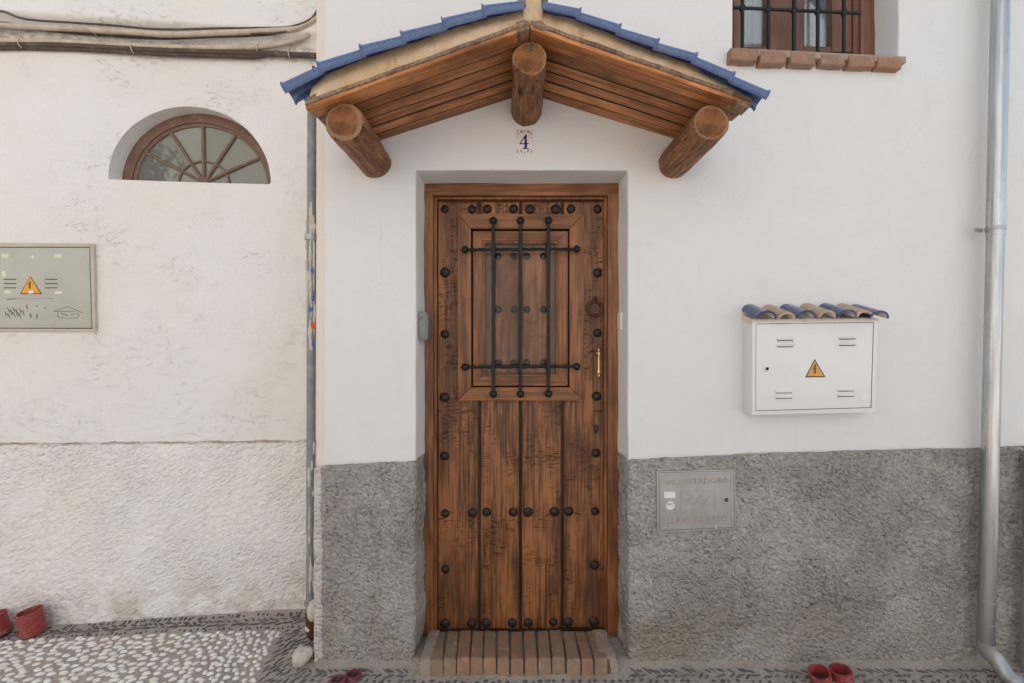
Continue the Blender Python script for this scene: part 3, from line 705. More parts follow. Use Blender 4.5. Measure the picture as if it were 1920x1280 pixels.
def pebble_mesh(name, mat, seed, seg=10, rings=4):
    r_ = random.Random(seed); vv = [(0, 0, 1.0)]; ff = []
    wob = [1 + r_.uniform(-.14, .14) for _ in range(seg)]
    for j in range(1, rings + 1):
        a = math.pi * .62 * j / rings
        for k in range(seg):
            b = 2 * math.pi * k / seg; vv.append((math.sin(a) * math.cos(b) * wob[k], math.sin(a) * math.sin(b) * wob[k], math.cos(a)))
    for k in range(seg): ff.append((0, 1 + k, 1 + (k + 1) % seg))
    for j in range(rings - 1):
        for k in range(seg):
            a = 1 + j * seg + k; b = 1 + j * seg + (k + 1) % seg; ff.append((a, a + seg, b + seg, b))
    me = bpy.data.meshes.new(name); me.from_pydata(vv, [], ff); me.materials.append(mat)
    me.polygons.foreach_set('use_smooth', [True] * len(me.polygons)); return me
def scatter(spots, name, meshes, mat, limit=300):
    """spots: x, y, half length, half width, height, angle. largest in view become parts, the rest one 'stuff' part"""
    def size(s):
        d = s[1] + D; px = 960 + s[0] * F / d; py = 640 + H * F / d
        vis = -10 < px < 1930 and py < 1290 and d > 1.8
        return (1 if vis else 0, s[2] * s[3] / d ** 3)
    spots = sorted(spots, key=size, reverse=True)
    for i, (x, y, a, b, h, an) in enumerate(spots[:limit]):
        inst(name, meshes[i % len(meshes)], (x, y, gh(x, y) - .25 * h), ground, (rng.uniform(-.12, .12), rng.uniform(-.12, .12), an), (a, b, h))
    rest = spots[limit:]
    if rest:
        mb = MB()
        for i, (x, y, a, b, h, an) in enumerate(rest):
            me = meshes[i % len(meshes)]; c, s_ = math.cos(an), math.sin(an); z0 = gh(x, y) - .25 * h
            mb.add([(x + v.co.x * a * c - v.co.y * b * s_, y + v.co.x * a * s_ + v.co.y * b * c, z0 + v.co.z * h) for v in me.vertices], [tuple(p_.vertices) for p_ in me.polygons])
        o = mb.build(name, mat, ground); o['kind'] = 'stuff'
PM = [pebble_mesh('pebble', M['pebble'], 10 + i) for i in range(6)]
SM = [pebble_mesh('dark_stone', M['slate'], 40 + i, 8, 3) for i in range(5)]
fl0, fl1, fr1 = G(0, 1200), G(530, 1180), G(478, 1280)
def edge_y(x): return fl0.y + (fl1.y - fl0.y) * (x - fl0.x) / (fl1.x - fl0.x)
def edge_x(y): return fl1.x + (fr1.x - fl1.x) * (y - fl1.y) / (fr1.y - fl1.y)
spots = []; r2 = random.Random(3)
cell = {}
tries = 0
while tries < 45000:
    tries += 1
    y = r2.uniform(-.62, .26); x = r2.uniform(-3.2, -1.08)
    if y > edge_y(x) - .010 or x > edge_x(y) - .012: continue
    k = r2.random(); nr = max(0, min(1, (x + 1.75) / .45))      # rounder and smaller towards the dark border
    a = r2.uniform(.016, .026) * (1 - .32 * nr); b = r2.uniform(.0085, .0125) * (1 + .1 * nr)
    an = r2.gauss(.28, .22) + nr * r2.uniform(-.6, .9)
    ok = True; gx_, gy_ = int(x / .05), int(y / .05)
    for i in (-1, 0, 1):
        for j in (-1, 0, 1):
            for (u, v_, a2, b2, h2, an2) in cell.get((gx_ + i, gy_ + j), ()):
                dx, dy = u - x, v_ - y; m = (an + an2) / 2; c, s_ = math.cos(m), math.sin(m)
                du, dv = dx * c + dy * s_, -dx * s_ + dy * c
                if (du / (a + a2 + .001)) ** 2 + (dv / (b + b2 + .0022)) ** 2 < 1: ok = False; break
            if not ok: break
        if not ok: break
    if ok:
        s_ = (x, y, a, b, r2.uniform(.009, .014), an); spots.append(s_); cell.setdefault((gx_, gy_), []).append(s_)
scatter(spots, 'pebble', PM, M['pebble'])
dark = []
def dk(x, y, a, b, an, h=.006):
    if x > CX - .02 and y > -.03: return
    if y > LA + LB * x - .025: return
    if -.47 < x < .53 and y > -.095: return
    dark.append((x, y, a * r2.uniform(.6, 1.25), b * r2.uniform(.75, 1.35), h, an + r2.gauss(0, .20)))
x = -3.2
while x < -1.02:                       # strip along the neighbouring wall: ovals, then a chevron row, then ovals
    t0 = edge_y(x); t1 = LA + LB * x - .03; wdt = t1 - t0
    for fy, an, a, b in ((.14, 1.9, .012, .0065), (.38, .50, .026, .0056), (.60, -.50 + 3.14, .025, .0056), (.86, 1.75, .016, .0080)):
        if r2.random() < .86: dk(x + r2.uniform(-.009, .009), t0 + wdt * (fy + r2.uniform(-.05, .05)), a, b, an)
    x += r2.uniform(.019, .027)
for _ in range(1700):                  # diagonal field in the corner
    y = r2.uniform(-.62, .40); x = r2.uniform(edge_x(y) + .012, CX + .0)
    lf = 1 if int((x + 5) / .075) % 2 else 0
    an = .95 if lf else .75
    if all((x - s[0]) ** 2 + ((y - s[1]) * .9) ** 2 > .021 ** 2 for s in dark[-400:]): dk(x, y, .025, .0056, an)
yy = -.060; row = 0
while yy > -.62:                       # chevron rows along the house
    x = CX
    while x < 3.2:
        jx, jy = r2.uniform(-.008, .008), r2.uniform(-.005, .005)
        if r2.random() < .12: pass
        elif row % 3 < 2: dk(x + jx, yy + jy, .025, .0058, -.55 if row % 2 == 0 else .5)
        else: dk(x + jx, yy + jy, .014, .0085, r2.uniform(.0, 1.2))
        x += r2.uniform(.024, .034) if row % 3 < 2 else r2.uniform(.03, .04)
    yy -= .030; row += 1
scatter(dark, 'dark_stone', SM, M['slate'])

# ------------------------------------------------------------ entrance door
YF, YL_, YM, YH = .145, .186, .163, .180
door = thing('entrance_door', (.05, .16, .05), 'dark brown studded plank door with a grilled hatch, below the tiled canopy', 'door')
def boardpx(x0, y0, x1, y1, yf, t, mat, par, name, axis='z', amp=.0010, freq=14, rnd=.003, seed=0, nu=6, nv=40, hole=None, wob=0, label=None):
    a = P(x0, y1, yf); b = P(x1, y1, yf); c = P(x0, y0, yf); mb = MB()
    an = (1, 1, .3) if axis == 'z' else (.3, 1, 1)
    mb.slab(a, b - a, c - a, (0, -1, 0), t, nu, nv, amp, freq, rnd, seed, wob, hole, an)
    return mb.build(name, mat, par, label=label)
# frame: two jambs and a head (outer edges run behind the plaster)
boardpx(786, 362, 812, 1192, YF, .10, M['frame_wood'], door, 'frame_jamb', seed=1, rnd=.004, nv=80, wob=.001)
boardpx(1140, 362, 1168, 1190, YF, .10, M['frame_wood'], door, 'frame_jamb', seed=2, rnd=.004, nv=80, wob=.001)
boardpx(786, 340, 1168, 367, YF + .0005, .10, M['frame_wood_x'], door, 'frame_head', 'x', seed=3, rnd=.004, nu=50, nv=5)
mb = MB(); mb.rect(812, 367, 819, 1184, YF + .028, .25); mb.rect(1133, 367, 1140, 1182, YF + .028, .25); mb.rect(819, 367, 1133, 374, YF + .028, .25)
mb.build('frame_stop', M['frame_wood'], door, bev=.002)
hz0, hz1 = P(0, 740, YL_).z, P(0, 415, YL_).z
hx0, hx1 = P(876, 0, YL_).x, P(1074, 0, YL_).x
hole = (hx0, hx1, hz0, hz1)
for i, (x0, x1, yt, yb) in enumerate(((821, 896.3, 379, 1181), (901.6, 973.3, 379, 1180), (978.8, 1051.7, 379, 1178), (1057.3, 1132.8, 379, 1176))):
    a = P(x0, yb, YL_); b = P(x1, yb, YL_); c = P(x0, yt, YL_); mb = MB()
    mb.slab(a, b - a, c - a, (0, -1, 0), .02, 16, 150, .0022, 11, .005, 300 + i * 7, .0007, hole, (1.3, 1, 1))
    mb.build('plank', [M['door_wood'], M['dark_wood']], door)  # plank flanks in dark wood, colour standing in for joint shade
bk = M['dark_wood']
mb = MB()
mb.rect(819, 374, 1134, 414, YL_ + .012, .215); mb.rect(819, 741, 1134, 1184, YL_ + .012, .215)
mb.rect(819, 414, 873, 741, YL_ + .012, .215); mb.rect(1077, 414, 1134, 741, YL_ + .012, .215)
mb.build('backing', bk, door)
# bottom weather bar
mb = MB(); mb.rect(819, 1178, 1134, 1183.5, YL_ - .004, YL_ + .05); mb.build('bottom_rail', M['dark_wood'], door, bev=.002)
# studs
mb = MB(); mb.lathe([(.0245, 0), (.0245, .002), (.0225, .0055), (.0175, .0105), (.0105, .0142), (.004, .0158), (0, .016)], (0, 0, 0), (0, -1, 0), 14)
stud = mb.build('stud', M['stud'], door, at=(0, 0, 0)); smesh = stud.data; bpy.data.objects.remove(stud)
for v_ in smesh.vertices:
    n_ = rng.uniform(-.0008, .0008); v_.co.x += n_; v_.co.z += rng.uniform(-.0008, .0008)
spx = [(834, 393), (885, 393), (914, 393), (963, 393), (993, 393), (1042, 393), (1071, 393), (1120, 393)]
spx += [(834, 512), (834, 627), (834, 744), (834, 853), (1120, 512), (1120, 625), (1119, 742), (1118, 848), (835, 1066), (1115, 1058)]
spx += [(835, 961), (886, 960), (912, 959), (962, 959), (990, 959), (1039, 958), (1066, 958), (1116, 958)]
spx += [(834, 1167), (884, 1167), (912, 1167), (961, 1166), (990, 1166), (1037, 1165), (1065, 1165), (1113, 1164)]
for a, b in spx:
    s_ = rng.uniform(.86, 1.08)
    inst('stud', smesh, P(a + rng.uniform(-.6, .6), b + rng.uniform(-.6, .6), YL_), door, (rng.uniform(-.08, .08), rng.uniform(0, 6), rng.uniform(-.08, .08)), (s_, 1, s_))
# hatch
hatch = thing('hatch', P(976, 575, YM), None, None); hatch.parent = door; hatch.location = P(976, 575, YM) - org(door)
O4 = [(858.6, 402), (1095, 402), (1094, 750), (858.6, 750)]; I4 = [(882.8, 429), (1068, 429), (1068, 725), (883.5, 725)]
for k in range(4):                      # mitred moulding, four pieces
    o0, o1, i1, i0 = O4[k], O4[(k + 1) % 4], I4[(k + 1) % 4], I4[k]
    sh = .35
    def inn(p0, q0): return (p0[0] + (q0[0] - p0[0]) * .0, p0[1])
    dx = {0: (sh, 0), 1: (0, sh), 2: (-sh, 0), 3: (0, -sh)}[k]
    mb = MB(); mb.plate([(o0[0] + dx[0], o0[1] + dx[1]), (o1[0] - dx[0], o1[1] - dx[1]), (i1[0] - dx[0], i1[1] - dx[1]), (i0[0] + dx[0], i0[1] + dx[1])], YM, YL_ + .012)
    mb.build('moulding', M['frame_wood_x'] if k % 2 == 0 else M['frame_wood'], hatch, bev=.0025)
mb = MB(); A = [(887, 434), (1065, 434), (1064.5, 722), (887.5, 722)]; B = [(904, 452), (1047, 452), (1046.5, 704), (904.5, 704)]
for k in range(4): mb = MB(); mb.plate([A[k], A[(k + 1) % 4], B[(k + 1) % 4], B[k]], YH, YH + .03); mb.build('casement_rail', M['frame_wood_x'] if k % 2 == 0 else M['frame_wood'], hatch, bev=.002)
C = [(908.5, 457), (1043, 457), (1042.5, 701), (909, 701)]
mb = MB()
for k in range(4): mb.plate([(B[k][0], B[k][1]), B[(k + 1) % 4], C[(k + 1) % 4], C[k]], YH + .006, YH + .03)
mb.build('glazing_bead', M['frame_wood'], hatch, bev=.001)
mb = MB(); mb.rect(880, 428, 1072, 728, YH + .0305, YH + .034); hb = mb
mb = MB(); mb.rect(875, 425, 892, 731, YH + .0305, YH + .05); mb.rect(1060, 425, 1077, 731, YH + .0305, YH + .05); mb.rect(892, 425, 1060, 440, YH + .0305, YH + .05); mb.rect(892, 717, 1060, 731, YH + .0305, YH + .05)
mb.build('rebate', bk, hatch)
mb = MB(); mb.rect(905, 453, 1046, 703.5, YH + .018, YH + .021); mb.build('pane', M['door_glass'], hatch)
YS = .218
mb = MB(); mb.rect(898, 445, 1054, 712, YS + .012, YS + .03)
mb.plate([(890, 440), (890, 716), (903, 716), (903, 440)], YH + .052, YS + .012); mb.plate([(1049, 440), (1049, 716), (1062, 716), (1062, 440)], YH + .052, YS + .012)
mb.plate([(903, 440), (903, 452), (1049, 452), (1049, 440)], YH + .052, YS + .012); mb.plate([(903, 704), (903, 716), (1049, 716), (1049, 704)], YH + .052, YS + .012)
mb.build('shutter_back', M['shutter_frame'], hatch)
for i, (x0, x1) in enumerate(((928, 974.2), (977.8, 1027))):
    boardpx(x0, 472, x1, 698, YS, .012, M['shutter_wood'], hatch, 'shutter_plank', seed=500 + i, nu=8, nv=30)
for yy_ in (481, 581, 679):
    for xx_ in (934, 964, 988, 1019):
        inst('shutter_stud', smesh, P(xx_, yy_, YS), hatch, (0, rng.uniform(0, 6), 0), (.78, .7, .78))
# iron grille of the hatch
YG = .135
def knob(mb, p, r=.019): mb.lathe([(r * .55, -.002), (r * 1.0, .004), (r * 1.02, .010), (r * .75, .018), (r * .35, .023), (0, .024)], p, (0, -1, 0), 12)
for x_ in (925, 976, 1028.3):
    mb = MB(); top, bot = P(x_, 421, YG), P(x_, 731, YG); n_ = 26; pts = []; rr = []
    for i in range(n_ + 1):
        f_ = i / n_; pts.append(top.lerp(bot, f_) + Vector((.0007 * math.sin(i * 2.3 + x_), .0006 * math.sin(i * 1.7), 0)))
        e_ = min(f_, 1 - f_); rr.append(0.0088 + (.004 if min(abs(f_ - (468 - 421) / 310), abs(f_ - (686 - 421) / 310)) < .022 else 0) + .0006 * math.sin(i * 3.1))
    mb.tube(pts, .0075, 8, rr=rr)
    for py_ in (415, 737): q_ = P(x_, py_, YG + .012); knob(mb, q_); mb.tube([q_ + Vector((0, -.004, 0)), (top if py_ == 415 else bot)], .008, 8)
    mb.build('grille_bar', M['iron'], hatch)
for y_ in (468, 686):
    mb = MB(); a, b = P(879, y_ + 1, YG + .004), P(1075, y_, YG + .004); n_ = 24; pts = []; rr = []
    for i in range(n_ + 1):
        f_ = i / n_; pts.append(a.lerp(b, f_) + Vector((0, .0008 * math.sin(i * 2.1), .0011 * math.sin(i * 1.9 + y_)))); rr.append(.0080 + .0012 * math.sin(i * 2.6))
    mb.tube(pts, .0068, 8, rr=rr)
    for px_ in (872, 1081): q_ = P(px_, y_ + (1 if px_ < 900 else 0), YG + .014); knob(mb, q_, .018); mb.tube([q_ + Vector((0, -.004, 0)), (a if px_ < 900 else b)], .007, 8)
    mb.build('grille_bar', M['iron'], hatch)
# ring knocker, brass pull, keyhole
kn = MB(); c_ = P(1115.5, 579, YL_ - .014); kn.torus(c_, (0, -1, .12), .036, .0075, 30, 8)
kp = P(1117, 560, YL_); kn.tube([kp + Vector((0, .004, .008)), kp + Vector((0, -.016, .004)), kp + Vector((0, -.024, -.008)), kp + Vector((0, -.012, -.016))], .004, 8)
kn.lathe([(.010, 0), (.009, .004), (.004, .008)], kp, (0, -1, 0), 10)
q_ = P(1115, 594, YL_); kn.lathe([(.006, 0), (.005, .006), (0, .008)], q_, (0, -1, 0), 8)
kn.build('ring_knocker', M['rust'], door)
hb = MB(); a = P(1122.5, 652, YL_ - .034); b = P(1122.5, 706, YL_ - .034)
L_ = (a - b).length
hb.lathe([(0, 0), (.005, .003), (.006, .009), (.004, .014), (.008, .018), (.0095, .026), (.006, .034), (.005, .045), (.0055, L_ * .5), (.005, L_ - .045), (.006, L_ - .034), (.0095, L_ - .026), (.008, L_ - .018), (.004, L_ - .014), (.006, L_ - .009), (.005, L_ - .003), (0, L_)], b, (0, 0, 1), 14)
for f_ in (.17, .83):
    q_ = b.lerp(a, f_); hb.lathe([(.011, 0), (.010, .004), (.0055, .008), (.005, .034)], Vector((q_.x, YL_, q_.z)), (0, -1, 0), 12)
hb.build('pull_handle', M['brass'], door)
mb = MB(); mb.plate([(1113.5, 797), (1113, 803), (1115, 810), (1118, 813), (1121, 810), (1123, 803), (1122.5, 797), (1118, 794.5)], YL_ - .003, YL_ + .002); mb.build('keyhole_plate', M['stud'], door, bev=.0008)
mb = MB(); mb.lathe([(.0038, 0), (.0036, .0012)], P(1118, 800, YL_ - .003), (0, -1, 0), 10); mb.rect(1117.3, 801, 1118.9, 808, YL_ - .0042, YL_ - .003); mb.build('keyhole', M['slot'], door)

# plaster line that closes frame to wall is part of the wall sheet; brick step
step = thing('door_step', (.04, 0, 0), 'worn brick step of bricks on edge below the wooden door', 'step')
jt = MB()
xl, xr = P(790, 1200, .0).x, P(1158, 1200, .0).x
A_ = Vector((P(792, 1232, -.07).x, -.070, -.02)); 
jt.slab((-.385, -.066, .058), (.85, 0, 0), (0, .235, -.018), (0, .1, 1), .09, 40, 14, .003, 20, .008, 600, .004)
jt.build('mortar', M['joint'], step)
for xa_, xb_, sd_ in ((-.420, -.362, 1), (.402, .480, 2)):
    mb = MB(); mb.slab((xa_, -.070, .064), (xb_ - xa_, 0, 0), (0, .24, -.014), (0, .08, 1), .09, 16, 18, .006, 20, .012, 640 + sd_, .008); mb.build('mortar', M['step_fill'], step)
bp = [(786, 1183), (813, 1183), (838, 1183), (861.5, 1183), (885, 1183), (908, 1183), (932, 1183), (956.5, 1183), (981, 1183), (1005.5, 1183), (1029, 1183), (1053, 1183), (1076.5, 1183), (1100, 1183), (1124, 1183), (1150, 1183)]
fp = [781, 806, 831, 856, 881, 906, 931, 956, 982.5, 1009, 1035, 1061.5, 1089, 1114, 1140, 1166]
for i in range(1, 14):
    x0b = P(bp[i][0], 0, .155).x; x1b = P(bp[i + 1][0], 0, .155).x; x0f = P(fp[i], 0, -.08).x; x1f = P(fp[i + 1], 0, -.08).x
    g_ = rng.uniform(.0028, .0062) if 3 < i < 13 else rng.uniform(.001, .003)
    zt = (.069 if 2 < i < 12 else .066) + rng.uniform(-.003, .003)
    ya = -.074 + rng.uniform(-.006, .003)
    mb = MB(); O_ = Vector((x0f + g_, ya, zt)); U_ = Vector((x1f - x0f - 2 * g_, 0, rng.uniform(-.003, .003))); V_ = Vector((x0b + g_ - (x0f + g_), .235, -.022))
    mb.slab(O_, U_, V_, (0, .1, 1), .085, 5, 18, .0035, 22, .006, 610 + i, .0025)
    mb.build('brick', M['brick'], step)

# ------------------------------------------------------------ canopy
can = thing('door_canopy', (.06, 0, 2.4), 'gabled porch canopy of brown boards on three logs under blue glazed tiles', 'canopy')
RX = .066; RZ = 2.660
YC0 = -.45
def sofz(x, y, sd):
    f_ = (y - YC0) / -YC0; sl = (.36 + (.322 - .36) * f_) if sd < 0 else (.35 + (.308 - .35) * f_)
    return RZ - abs(x - RX) * sl
ye = [-.452, -.366, -.292, -.218, -.146, -.074, .012]
for sd, xe in ((-1, -.762), (1, .884)):
    for i in range(6):
        y0, y1 = ye[i] + (.0016 if i != 1 else .0040), ye[i + 1] - .0016
        xa = RX + sd * .003
        n_x, n_y = 40, 5; xs_ = np.linspace(xa, xe + rng.uniform(-.004, .004), n_x + 1); ys_ = np.array([y0, y0 + .003, (y0 + y1) / 2, y1 - .003, y1])
        sag = np.array([.005, .0008, 0, .0008, .004])
        zoff = .006 if i == 0 else rng.uniform(-.0018, .0018)
        vv = []
        for xx in xs_:
            for yy_, s_ in zip(ys_, sag): vv.append((xx, yy_, sofz(xx, yy_, sd) + s_ - zoff * (i == 0) * .8 + zoff * (i > 0)))
        vv = np.array(vv); vv[:, 2] += .0012 * fbm(vv * np.array([.3, 1, 1]), 16, 2, 700 + i); m_ = len(vv)
        tp = vv + np.array([0, 0, .020]); vv = np.vstack([vv, tp]); nn = 5; ff = []; fl_ = []
        for a in range(n_x):
            for b in range(nn - 1):
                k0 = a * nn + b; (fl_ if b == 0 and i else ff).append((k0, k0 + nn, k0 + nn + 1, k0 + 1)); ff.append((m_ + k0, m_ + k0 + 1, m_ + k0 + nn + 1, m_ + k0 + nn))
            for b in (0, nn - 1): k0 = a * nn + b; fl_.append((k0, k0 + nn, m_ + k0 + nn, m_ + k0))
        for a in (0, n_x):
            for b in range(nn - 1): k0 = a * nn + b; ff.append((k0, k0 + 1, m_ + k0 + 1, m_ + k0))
        mb = MB(); mb.add(vv.tolist(), ff, 0); mb.add(vv.tolist(), fl_, 1 if i else 0); mb.build('board', [M['board_l'] if sd < 0 else M['board_r'], M['dark_wood']], can)  # lit board flanks coloured dark, so the joints look like shaded grooves
for sd, xe in ((-1, -.755), (1, .877)):
    mb = MB(); vv = []
    for xx in (RX, xe):
        for yy_ in (-.44, .02):
            for dz in (.0205, .030): vv.append((xx, yy_, sofz(xx, yy_, sd) + dz))
    mb.add(vv, [(0, 2, 6, 4), (1, 5, 7, 3), (0, 4, 5, 1), (2, 3, 7, 6), (0, 1, 3, 2), (4, 6, 7, 5)]); mb.build('gap_shade_sheet', M['slot'], can, smooth=False)  # black sheet above the boards puts shade into their gaps
    xs_ = np.linspace(RX + sd * .004, xe + sd * .008, 41); vv = []; ff = []
    for k_, xx in enumerate(xs_):
        z_ = sofz(xx, YC0, sd); j_ = .0008 * math.sin(k_ * 1.7) + .0008 * math.sin(k_ * .6)
        vv += [(xx, -.4565, z_ + .011 + j_), (xx, -.4565, z_ + .024 + j_), (xx, -.446, z_ + .026), (xx, -.446, z_ + .006)]
        if k_: b_ = 4 * (k_ - 1); ff += [(b_ + k, b_ + (k + 1) % 4, b_ + 4 + (k + 1) % 4, b_ + 4 + k) for k in range(4)]
    ff += [(0, 1, 2, 3), (160, 163, 162, 161)]; mb = MB(); mb.add(vv, ff); mb.build('weathered_edge', M['grey_wood'], can, ang=60)
# logs
def make_log(fc, r, seed, y_end=.03):
    n_l, sg = 26, 30; y0 = fc.y; vv = []; ff = []; mi = []
    ang = np.arange(sg) * 2 * math.pi / sg
    prof = [(0.0, .93), (.004, .975), (.012, 1.0)] + [(.012 + (y_end - y0 - .012) * i / n_l, 1.0) for i in range(1, n_l + 1)]
    for d_, k in prof:
        pts = np.stack([np.cos(ang) * r + 5, np.full(sg, d_), np.sin(ang) * r + 5], 1)
        rad = r * k * (1 + .09 * fbm(pts * np.array([1, .30, 1]), 11, 3, seed) + .05 * fbm(pts * np.array([1, .25, 1]), 48, 3, seed + 3))
        rad = rad * (1 + .03 * math.sin(d_ * 9 + seed))
        for a, q_ in zip(ang, rad): vv.append((fc.x + math.cos(a) * q_, y0 + d_ + (.003 * math.sin(a * 2 + seed) if d_ < .01 else 0), fc.z + math.sin(a) * q_))
    nr = len(prof); mb = MB()
    for i in range(nr - 1):
        for k in range(sg): ff.append((i * sg + k, i * sg + (k + 1) % sg, (i + 1) * sg + (k + 1) % sg, (i + 1) * sg + k))
    mb.add(vv, ff, 0)
    # cut end
    ev = [(fc.x, y0 - .001, fc.z)]; ef = []
    for rr_ in (.35, .7, .93):
        for k in range(sg):
            a = ang[k]; src = vv[k]; f_ = rr_ / .93
            ev.append((fc.x + (src[0] - fc.x) * f_, y0 + .0015 * math.sin(a * 3 + rr_ * 9 + seed) * (rr_ < .9) + (src[1] - y0) * (rr_ > .9), fc.z + (src[2] - fc.z) * f_))
    for k in range(sg): ef.append((0, 1 + k, 1 + (k + 1) % sg))
    for j in range(2):
        for k in range(sg): a = 1 + j * sg + k; b = 1 + j * sg + (k + 1) % sg; ef.append((a, a + sg, b + sg, b))
    mb.add(ev, ef, 1)
    return mb.build('log', [M['log'], M['log_end']], can, at=fc, ang=50)
YLG = -.40
make_log(P(644, 228, YLG), .0755, 801); lc = make_log(P(993, 110, YLG), .0685, 802); make_log(P(1333, 231, YLG), .0710, 803)
mb = MB(); mb.plate([(994.5, 78), (992.5, 92), (994, 98), (997.5, 90), (997.5, 78)], YLG - .0035, YLG + .02); mb.build('log_crack', M['slot'], can)
# roof mortar bed
LT = [(982, 20), (905, 37), (832, 61), (757, 86), (682, 111), (605, 143), (579, 166)]
RT = [(1016, 20), (1086, 41), (1159, 71), (1228, 98), (1298, 124), (1366, 159), (1404, 184)]
for nm, TT, sd in (('l', LT, -1), ('r', RT, 1)):
    n_ = 60; tw = [P(a, b, YC0) for a, b in TT]; txs = np.array([t_.x for t_ in tw]); tz = np.array([t_.z for t_ in tw])
    if sd < 0: txs, tz = txs[::-1], tz[::-1]
    xe = tw[-1].x - sd * .004; xs_ = np.linspace(RX, xe, n_ + 1); vv = []; ff = []
    rows = 7
    for xx in xs_:
        zb = sofz(xx, YC0, sd) + .0125; zt = float(np.interp(xx, txs, tz)) + .012
        zt = max(zt, zb + .006)
        for j in range(rows):
            f_ = j / (rows - 1); vv.append((xx, YC0 + .006 - .012 * math.sin(math.pi * min(1, f_ * 1.1)) * .8 + .010 * f_, zb + (zt - zb) * f_))
        zk = sofz(xx, 0, sd) + .03; vv.append((xx, 0.01, max(zt, zk) + .02)); vv.append((xx, 0.01, zk))
    vv = np.array(vv); fr = vv[:, 1] < -.3
    nz_ = fbm(vv, 14, 3, 830); vv[fr, 1] += .009 * nz_[fr]; vv[fr, 2] += .003 * fbm(vv, 30, 3, 834)[fr]
    st_ = rows + 2
    for i in range(n_):
        for j in range(st_): a = i * st_ + j; b = i * st_ + (j + 1) % st_; ff.append((a, b, b + st_, a + st_))
    ff.append(tuple(range(st_))); ff.append(tuple(n_ * st_ + k for k in range(st_)))
    mb = MB(); mb.add(vv.tolist(), ff); mb.build('mortar_bed', M['roof_mortar'], can, ang=60)
# mortar lump under the ridge
mb = MB(); a = P(981, 22, YC0 - .002); b = P(1017, 22, YC0 - .002)
mb.slab((a.x - .004, YC0 - .003, a.z - .03), (b.x - a.x + .008, 0, 0), (0, 0, .13), (0, -1, 0), .44, 8, 10, .006, 25, .008, 850, .004)
mb.build('ridge_mortar', M['roof_mortar'], can)
for a_, sg_ in (((971, 986), 1), ((1014, 1028), -1)):
    mb = MB(); pts = [(a_[0], -30), (a_[1], -30), (a_[1] + (0 if sg_ > 0 else -6), 13), (a_[0] + (10 if sg_ > 0 else -2), 3)]
    mb.plate([(a_[0], -60), (a_[1] - 2, -60), (a_[1], 12 if sg_ > 0 else 3), (a_[0] + 2, 3 if sg_ > 0 else 12)], YC0 - .012, 0)
    mb.build('ridge_tile', M['grey_wood'], can, bev=.004)
# battens
for pq in ([(967, 42), (984, 37), (992, 42), (993, 53), (970, 62)], [(998, 40), (1015, 38), (1023, 46), (1022, 58), (999, 50)], [(576, 184), (591, 175), (592, 184), (579, 196)], [(1384, 186), (1406, 196), (1404, 204), (1382, 194)]):
    mb = MB(); mb.plate(pq, YC0 - .005, YC0 + .05); mb.build('batten', M['grey_wood'], can, bev=.002)
# tiles
def tile_mesh(mb, p0, p1, rx0, rx1, rz0, rz1, th=.010, lip=.006, inv=False, sg=12, side_dir=(0, -1, 0), mi_in=0, a0=0.0):
    p0, p1 = Vector(p0), Vector(p1); ax = (p1 - p0); L = ax.length; ax.normalize(); sdv = Vector(side_dir); up = sdv.cross(ax).normalized()
    if up.z < 0: up = -up
    if inv: up = -up
    ts = [0, .25, .5, .75, .93, .955, .985, 1.0]; lp = [0, 0, 0, 0, 0, .5, 1, .7]; outer = []; inner = []
    for t_, l_ in zip(ts, lp):
        c = p0 + ax * L * t_; rx_ = rx0 + (rx1 - rx0) * t_; rz_ = rz0 + (rz1 - rz0) * t_
        for lst, dr in ((outer, lip * l_), (inner, -th + lip * .5 * l_)):
            for k in range(sg + 1):
                a = a0 + (math.pi - 2 * a0) * k / sg; lst.append(c + sdv * math.cos(a) * (rx_ + dr) + up * math.sin(a) * (rz_ + dr))
    n = len(ts); w_ = sg + 1; ff = []; m0 = len(outer)
    for i in range(n - 1):
        for k in range(sg): a = i * w_ + k; ff.append((a, a + 1, a + 1 + w_, a + w_))
    mb.add(outer, ff, 0); 
    vv = outer + inner; ff2 = [(m0 + f[0], m0 + f[3], m0 + f[2], m0 + f[1]) for f in ff]; ed_ = []
    for k in range(sg): ed_.append((k, m0 + k, m0 + k + 1, k + 1)); a = (n - 1) * w_ + k; ed_.append((a, a + 1, m0 + a + 1, m0 + a))
    for i in range(n - 1):
        for k in (0, sg): a = i * w_ + k; ed_.append((a, a + w_, m0 + a + w_, m0 + a))
    mb.add(vv, ff2, mi_in); mb.add(vv, ed_, 0)
LL = [(982, 8, 20), (905, 17, 37), (832, 39, 61), (757, 66, 86), (682, 92, 111), (605, 120, 142), (540, 158, 180)]
RL = [(1016, 12, 21), (1086, 27, 42), (1159, 56, 71), (1228, 83, 98), (1298, 108, 124), (1366, 141, 159), (1429, 174, 193)]
